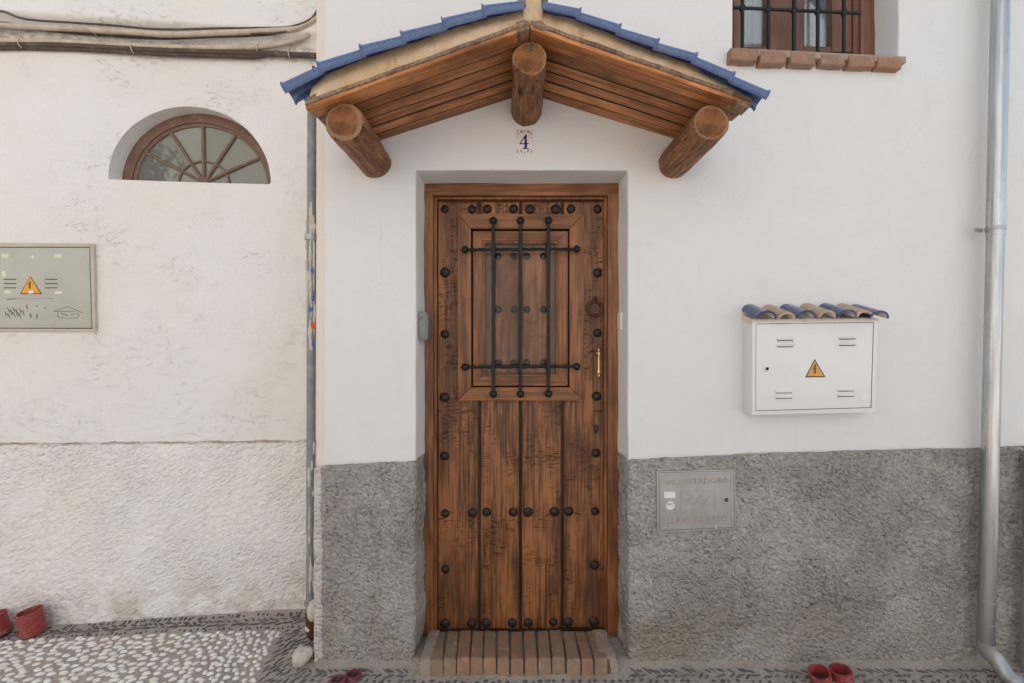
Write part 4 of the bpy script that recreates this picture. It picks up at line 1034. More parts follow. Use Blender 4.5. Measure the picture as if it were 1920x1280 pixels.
for TL, sd in ((LL, -1), (RL, 1)):
    for ci, yc in enumerate((-.452, -.292, -.130)):
        for i in range(6):
            (xu, tu, bu), (xl_, tl, bl) = TL[i], TL[i + 1]
            pu = P(xu, bu, -.452); pl = P(xl_, bl, -.452)
            if ci and i == 5: pl = pu.lerp(pl, .42 if sd < 0 else .45); pl.z -= .018
            d_ = (pu - pl); pu = pl + d_ * (1 + (.10 if i else 0)); pu.z -= .010
            pu.y = pl.y = yc
            mb = MB(); tile_mesh(mb, pu + Vector((0, 0, .006)), pl + Vector((0, 0, .006)), .043, .048, .027 if sd < 0 else .024, .032 if sd < 0 else .027, .009, .0055, a0=-.7)
            mb.build('cover_tile', M['blue_tile'], can, ang=50)
    for ci, yc in enumerate((-.368, -.212, -.056)):
        for i in range(6):
            xa_ = RX + sd * (.05 + .14 * i); xb_ = RX + sd * (.05 + .14 * (i + 1) + .02)
            if i == 5: xb_ = -.778 if sd < 0 else .892
            za, zb = sofz(xa_, yc, sd) + .020 + .058, sofz(xb_, yc, sd) + .022 + (.050 if i < 5 else .028)
            mb = MB(); tile_mesh(mb, (xa_, yc, za), (xb_, yc, zb - (.012 if i == 5 else 0)), .064, .068, .038, .040, .008, .003, inv=True)
            mb.build('channel_tile', M['blue_tile'], can, ang=50)

# ------------------------------------------------------------ house number tile
nt_ = thing('number_tile', P(983, 266, 0), 'small white ceramic tile with a blue number 4 above the door', 'number tile')
mb = MB(); mb.plate([(968, 243), (968, 287), (998.5, 287), (998.5, 243)], -.007, .004); mb.build('tile_body', M['ceramic'], nt_, bev=.0012)
mb = MB(); y_ = -.0078
mb.plate([(985.2, 252.8), (987.8, 253.6), (987.9, 279.3), (983.4, 279.3), (983.4, 258)], y_, -.0066)
mb.plate([(984.6, 253.5), (986.2, 256), (975.8, 269.3), (974, 269.2)], y_ - .0003, -.0066)
mb.plate([(974, 269), (991.5, 269), (991.5, 271), (974.3, 271)], y_ - .0002, -.0066)
mb.plate([(979.4, 278.2), (991.6, 278.2), (991.6, 280), (979.4, 280)], y_ - .0001, -.0066)
mb.build('numeral', M['ceramic_blue'], nt_, smooth=False)
mb = MB()
for a, b, r_ in ((977, 248, 2.0), (979, 246.3, 1.4), (989, 246.3, 1.4), (991.2, 248, 2.0), (976.5, 283.2, 1.8), (978.5, 285, 1.4), (988.6, 285, 1.4), (990.5, 283, 1.8)):
    mb.lathe([(.0025 * r_, 0), (.002 * r_, .0006)], P(a, b, -.007), (0, -1, 0), 8)
mb.build('blossom', M['ceramic_orange'], nt_)['kind'] = 'stuff'
mb = MB()
for a, b in ((983.6, 246.8), (983.2, 286), (971.8, 251), (995.4, 251), (970.3, 246), (971.5, 281.5), (995, 281.5), (970.8, 285.5), (996.3, 285)):
    mb.lathe([(.0032, 0), (.0024, .0006)], P(a, b, -.007), (0, -1, 0), 7)
mb.build('leaf_ornament', M['ceramic_green'], nt_)['kind'] = 'stuff'

# ------------------------------------------------------------ intercom at the left jamb, blanked box at the right
ic = thing('key_box', P(793, 612, .02), 'small grey plastic box with rounded corners on the left door jamb', 'key box')
mb = MB(); mb.plate([(780.5, 586), (782, 637), (800, 639), (801, 588), (797, 585)], .030, .145); mb.build('housing', M['grey_plastic'], ic, bev=.006)
mb = MB(); mb.plate([(784, 588), (785, 633), (797.5, 634.5), (798, 590), (795, 587.5)], .0235, .032); mb.build('cover', M['grey_plastic'], ic, bev=.003)
mb = MB(); mb.torus(P(790, 598, .0228), (0, -1, 0), .007, .0012, 18, 6); mb.build('button_ring', M['slot'], ic)
mb = MB(); mb.plate([(798.5, 592), (801.5, 592), (801, 634), (793, 639), (793, 636.5), (798, 633)], .034, .05); mb.build('side_grip', M['galv_dull'], ic, bev=.001)
bx = thing('blanked_box', P(1166, 602, .1), 'little white painted box on the right door reveal, opposite the grey one', 'bell box')
mb = MB(); mb.plate([(1163, 586), (1163, 618), (1171, 620), (1171, 584)], .085, .15); mb.build('box_body', M['plaster'], bx, bev=.004)

# ------------------------------------------------------------ upper window
win = thing('upper_window', (1.42, .14, 2.83), 'brown wooden casement window with black iron bars at the top right', 'window')
YW = .130
zt_ = 3.9
def wz(px0, px1, zb_py, yf, yb, name, mat, bev=.003):
    a = P(px0, zb_py, yf); b = P(px1, zb_py, yf); mb = MB()
    mb.prism([(a.x, yf, a.z), (b.x, yf, b.z), (b.x, yf, zt_), (a.x, yf, zt_)], (0, yb - yf, 0)); return mb.build(name, mat, win, bev=bev)
wz(1614, 1646, 108, YW, .20, 'frame_jamb', M['window_wood'])
wz(1348, 1374, 98, YW, .20, 'frame_jamb', M['window_wood'])
wz(1600, 1614.5, 108, YW + .012, .20, 'frame_rebate', M['window_wood'])
a = P(1374, 104, YW); b = P(1600, 104, YW); mb = MB(); mb.box(((a.x + b.x) / 2, YW + .035, a.z - .005), (b.x - a.x, .07, .03)); mb.build('frame_sill', M['window_wood'], win, bev=.003)
YCa = YW + .022
for (s0, s1, g0, g1) in ((1375, 1485, 1395, 1438), (1487, 1600, 1509, 1560)):
    ca = thing('casement', P((s0 + s1) / 2, 95, YCa), None, None); ca.parent = win; ca.location = org(ca) - org(win)
    zb_ = P(0, 98, YCa).z; zr = P(0, 88, YCa).z
    for n_, (u0, u1) in (('stile', (s0, g0)), ('stile', (g1, s1))):
        a = P(u0, 0, YCa).x; b = P(u1, 0, YCa).x; mb = MB(); mb.prism([(a, YCa, zb_), (b, YCa, zb_), (b, YCa, zt_), (a, YCa, zt_)], (0, .045, 0)); mb.build(n_, M['window_wood'], ca, bev=.005)
    a = P(g0, 0, YCa).x; b = P(g1, 0, YCa).x
    mb = MB(); mb.prism([(a, YCa + .002, zb_), (b, YCa + .002, zb_), (b, YCa + .002, zr + .003), (a, YCa + .002, zr + .003)], (0, .04, 0)); mb.build('bottom_rail', M['window_wood'], ca, bev=.004)
    mb = MB(); mb.prism([(a - .004, YCa + .022, zr - .005), (b + .004, YCa + .022, zr - .005), (b + .004, YCa + .022, zt_), (a - .004, YCa + .022, zt_)], (0, .004, 0)); mb.build('pane', M['glass'], ca)
# curtain and dim room
mb = MB(); vv = []; ff = []; n_ = 120
for i in range(n_ + 1):
    x_ = .98 + .9 * i / n_; vv += [(x_, .215 + .010 * math.sin(i * .9) + .007 * math.sin(i * .37), 2.6), (x_, .215 + .010 * math.sin(i * .9) + .007 * math.sin(i * .37), 3.9)]
    if i: ff.append((2 * i - 2, 2 * i, 2 * i + 1, 2 * i - 1))
mb.add(vv, ff); mb.build('curtain', M['curtain'], win)
# iron bars
gr = thing('window_grille', P(1490, 60, .045), 'black iron bars with one cross bar in front of the upper window', 'window grille')
YB_ = .045
for x_ in (1392, 1440.5, 1488.5, 1533, 1582):
    a = P(x_, 100 + (x_ - 1392) * .05, YB_); mb = MB(); mb.tube([(a.x, YB_, a.z - .02), (a.x + .001, YB_, a.z + .4), (a.x, YB_, zt_)], .0082, 10)
    q_ = P(x_, 16 + (x_ - 1392) * .042, YB_); mb.lathe([(.009, -.017), (.0135, -.008), (.0145, 0), (.0135, .008), (.009, .017)], (a.x, YB_, q_.z), (0, 0, 1), 10)
    mb.build('upright_bar', M['iron'], gr)
for k_, dz in ((0, 0), (1, .42)):
    a, b = P(1368, 14.5, YB_), P(1613, 25.5, YB_); mb = MB(); mb.tube([a + Vector((-.02, 0, dz)), a + Vector((0, 0, dz)), b + Vector((0, 0, dz))], .0075, 8)
    mb.build('cross_bar', M['iron'], gr)
sill = thing('window_sill', (1.42, 0, 2.83), 'sloping sill of rough red bricks under the upper window', 'window sill')
sl = MB(); a = P(1374, 96, -.008); b = P(1690, 112, -.008)
sl.prism([(a.x, -.036, a.z - .034), (b.x, -.036, b.z - .032), (b.x, -.036, b.z - .003), (a.x, -.036, a.z - .003)], (0, .15, .0)); sl.build('mortar', M['step_fill'], sill, bev=.004)
bpx = [(1371, 1422, 89, 113), (1427, 1475, 94, 118), (1484, 1530, 96, 120), (1540, 1585, 101, 121), (1592, 1641, 104, 124), (1646, 1692, 107, 126)]
for i, (x0, x1, yt, yb) in enumerate(bpx):
    yb_ = -.042; mb = MB(); a = P(x0, yb, yb_); b = P(x1, yb + 1.5, yb_); c = P(x0, yt, yb_)
    mb.slab(a, b - a, c - a, (0, -1, 0), .17, 12, 7, .006, 34, .007, 900 + i, .005); mb.build('brick', M['sill_brick'], sill)

# ------------------------------------------------------------ white meter box with its little tile roof
mx = thing('meter_box', P(1525, 690, -.04), 'white painted meter cabinet on the wall right of the door, under small tiles', 'meter box')
YX = -.085
mb = MB(); mb.plate([(1410.5, 599), (1410.5, 777), (1641, 772), (1647, 597)], YX, .01); mb.build('cabinet', M['white_paint'], mx, bev=.004)
Dq = [(1418.5, 608.5), (1418, 768.5), (1632.5, 762.5), (1637.5, 605.5)]
mb = MB(); mb.plate([(Dq[0][0] - 1.0, Dq[0][1] - 1.0), (Dq[1][0] - 1.0, Dq[1][1] + 1.0), (Dq[2][0] + 1.2, Dq[2][1] + 1.0), (Dq[3][0] + 1.2, Dq[3][1] - 1.0)], YX - .0012, YX + .002); mb.build('door_gap', M['slot'], mx)
mb = MB(); mb.plate(Dq, YX - .006, YX); mb.build('cabinet_door', M['white_paint'], mx, bev=.0015)
YD = YX - .006
for (x_, y_) in ((1472, 638), (1588.5, 635.5), (1469.5, 734.5), (1586, 731)):
    mb = MB()
    for dy in (0, 10):
        a = [(x_ - 15.5, y_ + dy - 1.5), (x_ + 15.5, y_ + dy - 2)]; w0 = P(a[0][0], a[0][1], YD); w1 = P(a[1][0], a[1][1], YD)
        zt0 = w0.z; 
        mb.add([(w0.x, YD, w0.z + .007), (w1.x, YD, w1.z + .007), (w1.x, YD - .010, w1.z - .004), (w0.x, YD - .010, w0.z - .004), (w0.x, YD, w0.z - .005), (w1.x, YD, w1.z - .005)],
               [(0, 3, 2, 1), (3, 4, 5, 2), (0, 4, 3), (1, 2, 5)])
    lv = mb.build('louvre', M['white_paint'], mx, smooth=False); mb = MB()
    for dy in (0, 10):
        w0 = P(x_ - 15, y_ + dy - 1.5, YD); w1 = P(x_ + 15, y_ + dy - 2, YD); mb.prism([(w0.x, YD - .001, w0.z - .0085), (w1.x, YD - .001, w1.z - .0085), (w1.x, YD - .001, w1.z - .0045), (w0.x, YD - .001, w0.z - .0045)], (0, .0012, 0))
    mb.build('slot', M['slot'], mx)['kind'] = 'stuff'
def bolt(mb, cx, cy, s, yf, yb, P_=None):
    pts = [(.10, -1.0), (-.42, .12), (-.02, .02), (-.10, .55), (-.22, .50), (.02, 1.0), (.26, .45), (.10, .50), (.34, -.22), (-.02, -.10), (.36, -.95)]
    P_ = P_ or mb.plate; P_([(cx + a * s, cy + b * s) for a, b in pts], yf, yb)
sg_ = MB(); sg_.plate([(1528, 672), (1510, 706.5), (1548, 706)], YD - .0015, YD + .001); wsn = sg_.build('warning_sign', M['black_print'], mx, smooth=False)
mb = MB(); mb.plate([(1528, 675), (1513, 704.2), (1544.5, 703.8)], YD - .0022, YD - .0014); mb.build('sign_face', M['yellow_old'], wsn, smooth=False)
mb = MB(); bolt(mb, 1528, 691, 9.5, YD - .003, YD - .0021); mb.build('lightning_mark', M['black_print'], wsn, smooth=False)
mb = MB(); mb.lathe([(.0135, 0), (.0135, .003), (.011, .006), (.0085, .006)], P(1437, 690, YD), (0, -1, 0), 18); mb.build('lock', M['white_paint'], mx)
mb = MB(); mb.lathe([(.0078, 0), (.0075, .0068)], P(1437, 690, YD), (0, -1, 0), 14); mb.build('lock_core', M['stud'], mx)
mb = MB(); mb.plate([(1614, 740), (1615, 753), (1624.5, 752.5), (1624, 739.5)], YD - .001, YD); mb.build('label_plate', M['white_paint'], mx, bev=.0004)
mrt = MB(); a = P(1410, 598, -.09); b = P(1648, 594, -.09)
mrt.slab((a.x, -.088, a.z - .004), (b.x - a.x, 0, .004), (0, .095, .030), (0, -.3, 1), .02, 30, 8, .003, 30, .006, 940, .002); mrt.build('mortar', M['tile_core'], mx)
tx = [(1437, 582), (1475, 583), (1511, 581.5), (1551, 580), (1588.5, 580), (1621, 580), (1648, 582)]
for i, (cx, cy) in enumerate(tx):
    fr_ = P(cx, cy + 16, -.135); bkp = Vector((fr_.x - .002, 0.006, fr_.z + .044))
    blue = i % 2 == 0
    mb = MB(); tile_mesh(mb, bkp, fr_, .038, .043 if blue else .038, .033, .036 if blue else .032, .009, .001, side_dir=(1, 0, 0), mi_in=1)
    mb.build('roof_tile', [M['navy_tile'] if blue else M['tan_tile'], M['tile_core']], mx, ang=50, label='navy glazed tile' if blue else 'tan clay tile')

# ------------------------------------------------------------ water meter cover
wc = thing('water_meter_cover', P(1305, 938, -.015), 'grey metal water meter cover lettered CONTADOR, set in the cement plinth', 'meter cover')
YK = -.0225
mb = MB(); mb.plate([(1231.5, 883), (1233, 998), (1380, 991), (1379, 878.5)], YK + .0015, .01); mb.build('cover_frame', M['cast_grey'], wc, bev=.002)
K4 = [(1236, 886), (1238, 993.5), (1376.5, 987), (1375.5, 882)]
mb = MB(); mb.plate([(a + b_, c + d_) for (a, c), (b_, d_) in zip(K4, ((-1, -1), (-1, 1), (1, 1), (1, -1)))], YK + .0005, YK + .004); mb.build('gap', M['lid_gap'], wc)
mb = MB(); mb.plate(K4, YK - .002, YK + .002); mb.build('lid', M['cast_grey'], wc, bev=.0012)
def rim_px(mb, q4, w_, yf, yb):
    cx = sum(p_[0] for p_ in q4) / 4; cy = sum(p_[1] for p_ in q4) / 4
    inn_ = [(x_ + (w_ if x_ < cx else -w_), y_ + (w_ if y_ < cy else -w_)) for x_, y_ in q4]
    for k in range(4): mb.plate([q4[k], q4[(k + 1) % 4], inn_[(k + 1) % 4], inn_[k]], yf, yb)
mb = MB(); rim_px(mb, [(1240, 889), (1242, 990), (1373, 984), (1372, 885)], 1.6, YK - .0038, YK - .0015)
rim_px(mb, [(1276, 920), (1277, 958.5), (1342, 956), (1341.5, 917)], 1.5, YK - .0038, YK - .0015)
mb.plate([(1355, 926), (1352.5, 937), (1356, 944), (1376, 947.5), (1376, 924)], YK - .0035, YK - .0015)
mb.build('raised_border', M['cast_grey'], wc, bev=.0006)
U_ = (P(1341, 917, 0) - P(1276, 920, 0)).normalized(); V_ = Vector((0, 0, 1)); N_ = Vector((0, -1, 0))
mb = MB(); text_mesh(mb, 'CONTADOR', .040, P(1308, 901.5, YK - .0028), U_, V_, N_, .0014)
mb.build('lettering', M['cast_emboss'], wc, smooth=False); mb = MB(); text_mesh(mb, 'LLAVE DE PASO', .040, P(1307, 973.5, YK - .0028), U_, V_, N_, .0014)
mb.build('lettering', M['cast_emboss'], wc, smooth=False)
def rhomb(mb, cx, cy, s, wd, y0, y1):
    for ox in (-.42, .42):
        c4 = [(cx + ox * s - .62 * s, cy + .08 * s), (cx + ox * s, cy - .45 * s), (cx + ox * s + .62 * s, cy - .02 * s), (cx + ox * s, cy + .45 * s)]
        for k in range(4):
            if ox > 0 and k == 3: continue
            if ox < 0 and k == 1: continue
            p_, q_ = c4[k], c4[(k + 1) % 4]; dx, dy = q_[0] - p_[0], q_[1] - p_[1]; l_ = math.hypot(dx, dy); nx_, ny_ = -dy / l_ * wd, dx / l_ * wd
            mb.plate([(p_[0] - nx_, p_[1] - ny_), (q_[0] - nx_, q_[1] - ny_), (q_[0] + nx_, q_[1] + ny_), (p_[0] + nx_, p_[1] + ny_)], y0, y1)
mb = MB(); rhomb(mb, 1308, 937, 19, .9, YK - .0042, YK - .0015); mb.build('centre_emblem', M['cast_grey'], wc, bev=.0004)
mb = MB(); rhomb(mb, 1256.5, 903, 9, .8, YK - .0042, YK - .0015); mb.build('corner_emblem', M['cast_emboss'], wc, smooth=False); mb = MB(); rhomb(mb, 1356.5, 899.5, 9, .8, YK - .0042, YK - .0015); mb.build('corner_emblem', M['cast_emboss'], wc, smooth=False)
mb = MB(); mb.plate([(1245, 921), (1245.5, 933), (1266, 932.5), (1266, 921)], YK - .0028, YK - .0019); mb.build('sticker', M['white_sticker'], wc, smooth=False)
mb = MB(); mb.lathe([(.021, 0), (.021, .0008)], P(1257, 946.5, YK - .002), (0, -1, 0), 8); rs = mb.build('round_sticker', M['white_sticker'], wc, smooth=False)
mb = MB(); text_mesh(mb, '3VC', .018, P(1257, 945, YK - .0031), (1, 0, 0), V_, N_, .0004)
mb.build('sticker_print', M['rust'], rs, smooth=False)
mb = MB(); mb.torus(P(1362, 936, YK - .004), (0, -1, 0), .0075, .002, 16, 6); mb.lathe([(.0035, 0), (.003, .002)], P(1362, 936, YK - .004), (0, -1, 0), 8); mb.build('lock', M['stud'], wc)
mb = MB(); mb.plate([(1243, 974), (1246, 976), (1254, 988), (1252, 988)], YK - .0026, YK - .0018); mb.build('paint_fleck', M['cast_emboss'], wc, smooth=False); mb = MB(); mb.plate([(1342, 983), (1343.5, 983), (1343.5, 991), (1342, 991)], YK - .0046, YK - .0018); mb.build('paint_fleck', M['white_sticker'], wc, smooth=False)

# ------------------------------------------------------------ galvanised downpipe at the right
dp = thing('downpipe', G(1866, 1262), 'shiny galvanised steel downpipe with an elbow at its foot, right of the meter box', 'downpipe')
YP = -.072
def pipe_c(py): x_ = 1876 + (1848.5 - 1876) * py / 1200; return P(x_, py, YP)
top = pipe_c(0); t1 = pipe_c(430); bt = pipe_c(1205)
updir = (top - bt).normalized()
mb = MB(); mb.tube([bt + updir * .0, bt.lerp(top, .3), t1 + Vector((0, 0, -.02))], .031, 28, rr=[.031, .031, .030]); mb.build('lower_pipe', M['galv'], dp, ang=50)
mb = MB(); mb.tube([t1 + Vector((0, 0, -.03)), top, top + updir * 1.0], .0320, 28); mb.build('upper_pipe', M['galv'], dp, ang=50)
mb = MB(); mb.tube([t1 + Vector((0, 0, -.008)), t1 + Vector((0, 0, .010))], .0345, 28)
q_ = t1; mb.box(q_ + Vector((-.044, .03, 0)), (.03, .008, .016)); mb.torus(q_ + Vector((-.050, .022, 0)), (0, -1, 0), .007, .0025, 14, 6); mb.torus(q_ + Vector((-.065, .022, 0)), (0, -1, 0), .007, .0025, 14, 6)
mb.build('pipe_clip', M['galv_dull'], dp, ang=50)
for py_ in (1165, 1125):
    mb = MB(); c_ = pipe_c(py_); mb.tube([c_ - updir * .002, c_ + updir * .002], .0325, 28); mb.build('joint_ring', M['galv_dull'], dp, ang=50)
e0 = bt; el = [e0 + updir * .01, e0 - updir * .015, e0 + Vector((.006, -.006, -.035)), e0 + Vector((.028, -.018, -.062)), Vector((G(1866, 1265).x, -.135, .034)), Vector((G(1870, 1265).x + .010, -.175, .020))]
mb = MB(); n0 = len(el); mb.tube(el, .033, 26, caps=False, rr=[.033, .033, .033, .033, .031, .030]); mb.tube(el, .031, 26, caps=False, rr=[.031, .031, .031, .031, .029, .028]); mb.build('elbow', M['galv_dull'], dp, ang=60)
# second pipe just inside the right edge
rp = thing('downpipe', Vector((P(1925, 1200, -.05).x, -.05, 0)), 'dull grey-green pipe stub at the right edge beside the shiny downpipe', 'pipe')
x_ = P(1930, 1200, -.06).x; mb = MB(); mb.tube([(x_, -.06, -.01), (x_ + .004, -.06, .3), (x_ + .010, -.06, .60), (x_ + .016, -.06, 1.0)], .030, 20); mb.build('pipe_body', M['galv_dull'], rp, ang=60)

# ------------------------------------------------------------ corner downpipe
cp = thing('downpipe', Vector((-.965, .05, 0)), 'thin paint-spattered downpipe in the corner between the two house walls', 'downpipe')
xc, yc = P(584.5, 700, .055).x, .055
mb = MB(); mb.tube([(xc - .006, yc, .24), (xc - .003, yc, 1.2), (xc, yc, 2.3), (xc + .001, yc, 2.74)], .0205, 20); mb.build('pipe_body', M['zinc_dark'], cp, ang=60)
mb = MB(); mb.tube([(xc - .005, yc, .24), (xc - .005, yc, .255)], .030, 18); mb.build('pipe_collar', M['galv_dull'], cp); mb = MB(); mb.tube([(xc - .004, yc, 1.985), (xc - .004, yc, 2.01)], .0285, 18); mb.build('pipe_collar', M['galv_dull'], cp)
mb = MB(); mb.box((xc + .010, yc, 2.77), (.014, .012, .10)); mb.box((xc + .008, yc + .05, 2.80), (.01, .12, .01)); mb.build('hook', M['rust'], cp, bev=.002)
def blob(name, c, r, mat, par, seed, amp=.25, sg=16, rg=10, fr=18):
    vv = []; ff = []
    for j in range(rg + 1):
        a = math.pi * j / rg
        for k in range(sg): b = 2 * math.pi * k / sg; vv.append((math.sin(a) * math.cos(b), math.sin(a) * math.sin(b), math.cos(a)))
    vv = np.array(vv); cc = np.array(c); pp = vv * np.array(r) + cc
    n_ = fbm(pp, fr, 3, seed); pp = cc + vv * np.array(r) * (1 + amp * n_)[:, None]
    for j in range(rg):
        for k in range(sg): a = j * sg + k; b = j * sg + (k + 1) % sg; ff.append((a, b, b + sg, a + sg))
    mb = MB(); mb.add(pp.tolist(), ff); return mb.build(name, mat, par, ang=80)
blob('rusty_shoe', (xc + .005, yc - .006, .175), (.030, .030, .095), M['rust'], cp, 970)
blob('plaster_wrap', (xc + .012, yc - .010, .215), (.030, .034, .060), M['white_smear'], cp, 971, .3)
blob('plaster_wrap', (xc + .004, yc - .004, .135), (.034, .032, .030), M['white_smear'], cp, 973, .3)
bl = G(574, 1222, .03)
blob('plaster_lump', (bl.x - .006, .0, .034), (.038, .042, .038), M['white_smear'], cp, 972, .55, 26, 18, 20)
r3 = random.Random(11)
for i in range(38):
    z_ = r3.choice((r3.uniform(.35, 1.0), r3.uniform(1.45, 2.1), r3.uniform(1.45, 2.1)))
    a_ = r3.uniform(-1.5, .9); x_ = xc + math.sin(a_) * .0205; y_ = yc - math.cos(a_) * .0205
    blob('paint_smear', (x_, y_, z_), (.006 * r3.uniform(.6, 1.6), .0025, .03 * r3.uniform(.4, 3.2)), M['white_smear'], cp, 980 + i, .75, 10, 12, 45)
for (py_, mt, s_) in ((508, 'blue_paint', 1), (538, 'blue_paint', .7), (560, 'blue_paint', 1), (580, 'blue_paint', 1.1), (611, 'red_paint', 1.2), (645, 'blue_paint', .9), (425, 'white_smear', 1)):
    c_ = P(583 + r3.uniform(-3, 5), py_, .03)
    blob('paint_spot', (c_.x, yc - .0195, c_.z), (.010 * s_, .003, .014 * s_), M[mt], cp, 1020 + py_, .4, 8, 6, 70)

# ------------------------------------------------------------ grey electric panel on the left
ep = thing('electric_panel', PL(57, 540), 'flush grey electric panel with scribbles and stickers at the left edge', 'electric panel')
mb = MB(); rimq = [(-66, 455), (-66, 621), (178.5, 622), (175, 457)]; inq = [(-57, 463.5), (-57, 616.5), (173, 617), (168.5, 463.5)]
for k in range(4): mb.plateL([rimq[k], rimq[(k + 1) % 4], inq[(k + 1) % 4], inq[k]], .016, -.03)
mb.build('panel_frame', M['box_frame'], ep, bev=.003)
mb = MB(); mb.plateL(inq, .006, -.03); mb.build('gap', M['slot'], ep)
mb = MB(); mb.plateL([(-55.5, 465), (-55.5, 615), (171, 615.3), (167, 465)], .014, .004); mb.build('panel_door', M['box_grey'], ep, bev=.0015)
OF = .0142
for i in range(3):
    mb = MB()
    for x0, x1 in ((7, 30), (84, 107)): mb.plateL([(x0, 523.5 + i * 8), (x0, 525.2 + i * 8), (x1, 525.2 + i * 8), (x1, 523.5 + i * 8)], OF + .0004, .010)
    mb.build('vent_slot', M['slot'], ep)
mb = MB(); mb.plateL([(56.5, 518.5), (37.5, 551.8), (78.5, 551.8)], OF + .0010, .012); w2 = mb.build('warning_sign', M['black_print'], ep, smooth=False)
mb = MB(); mb.plateL([(56.5, 520), (39.8, 550.2), (75.5, 550.2)], OF + .0017, OF + .0008); mb.build('sign_face', M['yellow'], w2, smooth=False)
mb = MB(); bolt(mb, 55.5, 535.5, 7.5, OF + .0024, OF + .0016, mb.plateL); mb.build('lightning_mark', M['black_print'], w2, smooth=False)
for i, (x0, y0, x1, y1) in enumerate(((3.5, 477, 16.5, 484.5), (102.5, 477, 116, 484), (3, 509, 11, 520), (8, 545.5, 20, 552), (103, 546, 115.5, 552.5), (59, 480, 63, 485.5), (54, 545, 63, 551))):
    mb = MB(); j = lambda: r3.uniform(-.8, .8)
    mb.plateL([(x0 + j(), y0 + j()), (x0 + j(), y1 + j()), (x1 + j(), y1 + j()), (x1 + j(), y0 + j())], OF + .0012 + (.0016 if i == 6 else 0), .013); mb.build('sticker', M['sticker'] if i < 5 else M['white_sticker'], ep, smooth=False)
gf = MB()
def stroke(pts, wd=.55):
    for (a, b), (c, d_) in zip(pts[:-1], pts[1:]):
        dx, dy = c - a, d_ - b; l_ = math.hypot(dx, dy) + 1e-6; nx_, ny_ = -dy / l_ * wd, dx / l_ * wd
        gf.plateL([(a - nx_, b - ny_), (c - nx_, d_ - ny_), (c + nx_, d_ + ny_), (a + nx_, b + ny_)], OF + .0005 + r3.uniform(0, .0002), .0138)
stroke([(100.5, 584.5), (126, 575.5), (148, 584), (154, 587)]); stroke([(100.5, 584.5), (125, 584.5), (142, 585.5)])
stroke([(109, 585.5), (107.5, 592), (110.5, 596.5), (127, 597), (145, 596.5), (147.5, 592), (145.5, 587)]); stroke([(114, 588), (120, 590), (126.5, 592)], .9); stroke([(132, 591.5), (144, 589)])
for (a, b) in ((9, 590), (14, 583), (19, 588), (24, 582), (30, 590), (36, 584)):
    stroke([(a, b - 6), (a + 3, b + 3), (a + 6, b - 2), (a + 9, b + 7)], .8)
stroke([(49, 572), (51.5, 580)], 1.1); stroke([(56, 588), (58.5, 596)], 1.4); stroke([(70, 590), (68, 598)], 1.3); stroke([(67, 575), (69.5, 573)], 1); stroke([(83, 577.5), (86.5, 577.5)], 1.2)
stroke([(12, 562), (30, 560.5)], .8); stroke([(30, 560.5), (60, 561), (100, 560)], .35)
gf.build('scribble', M['graffiti'], ep, smooth=False)

# ------------------------------------------------------------ fanlight
fl = thing('fanlight_window', PL(370, 342), 'half-round fanlight with rusty radial bars and green glass in the old wall', 'fanlight')
def fpt(a, k, off):       # angle, scale of opening, depth behind the wall face
    x_ = FCX + math.cos(a) * FRX * k; z_ = FZ0 + math.sin(a) * FRZ * k; return Vector((x_, LA + LB * x_ + off, z_))
def arc_band(mb, k0, k1, o0, o1, n=40, dx=0):
    vv = []; ff = []
    for i in range(n + 1):
        a = math.pi * i / n; vv += [fpt(a, k1, o0), fpt(a, k0, o0), fpt(a, k0, o1), fpt(a, k1, o1)]
        if i: b = 4 * (i - 1); ff += [(b + k, b + (k + 1) % 4, b + 4 + (k + 1) % 4, b + 4 + k) for k in range(4)]
    ff += [(0, 1, 2, 3), (4 * n, 4 * n + 3, 4 * n + 2, 4 * n + 1)]
    mb.add(vv, ff)
mb = MB(); arc_band(mb, .88, 1.02, .085, .13); mb.build('outer_frame', M['fan_frame'], fl, bev=.003)
mb = MB(); arc_band(mb, .84, .885, .095, .12); mb.build('inner_frame', M['fan_bar'], fl, bev=.002)
mb = MB(); a = fpt(math.pi, .9, .09); b = fpt(0, .9, .09); mb.prism([a, b, b + Vector((0, 0, .018)), a + Vector((0, 0, .018))], (0, .03, 0)); mb.build('bottom_rail', M['fan_bar'], fl, bev=.002)
hub = PL(383, 344, -.10)
angs = []
for (ex, ey) in ((268, 284), (318, 245), (381, 239), (442, 255), (487, 297)):
    q_ = PL(ex, ey, -.10); mb = MB(); mb.tube([hub, q_.lerp(hub, .5) + Vector((0, -.002, .002)), q_ + (q_ - hub) * .06], .0085, 8, rr=[.008, .0095, .009]); mb.build('spoke', M['fan_bar'], fl)
    angs.append(math.atan2(q_.z - hub.z, q_.x - hub.x))
mb = MB(); pts = [hub + Vector((math.cos(a) * .135, (math.cos(a) * .135) * LB, math.sin(a) * .125)) for a in [math.pi * i / 24 for i in range(25)]]; mb.tube(pts, .0065, 8); mb.build('inner_ring', M['fan_bar'], fl)
angs = [math.pi] + sorted(angs, reverse=True) + [0]
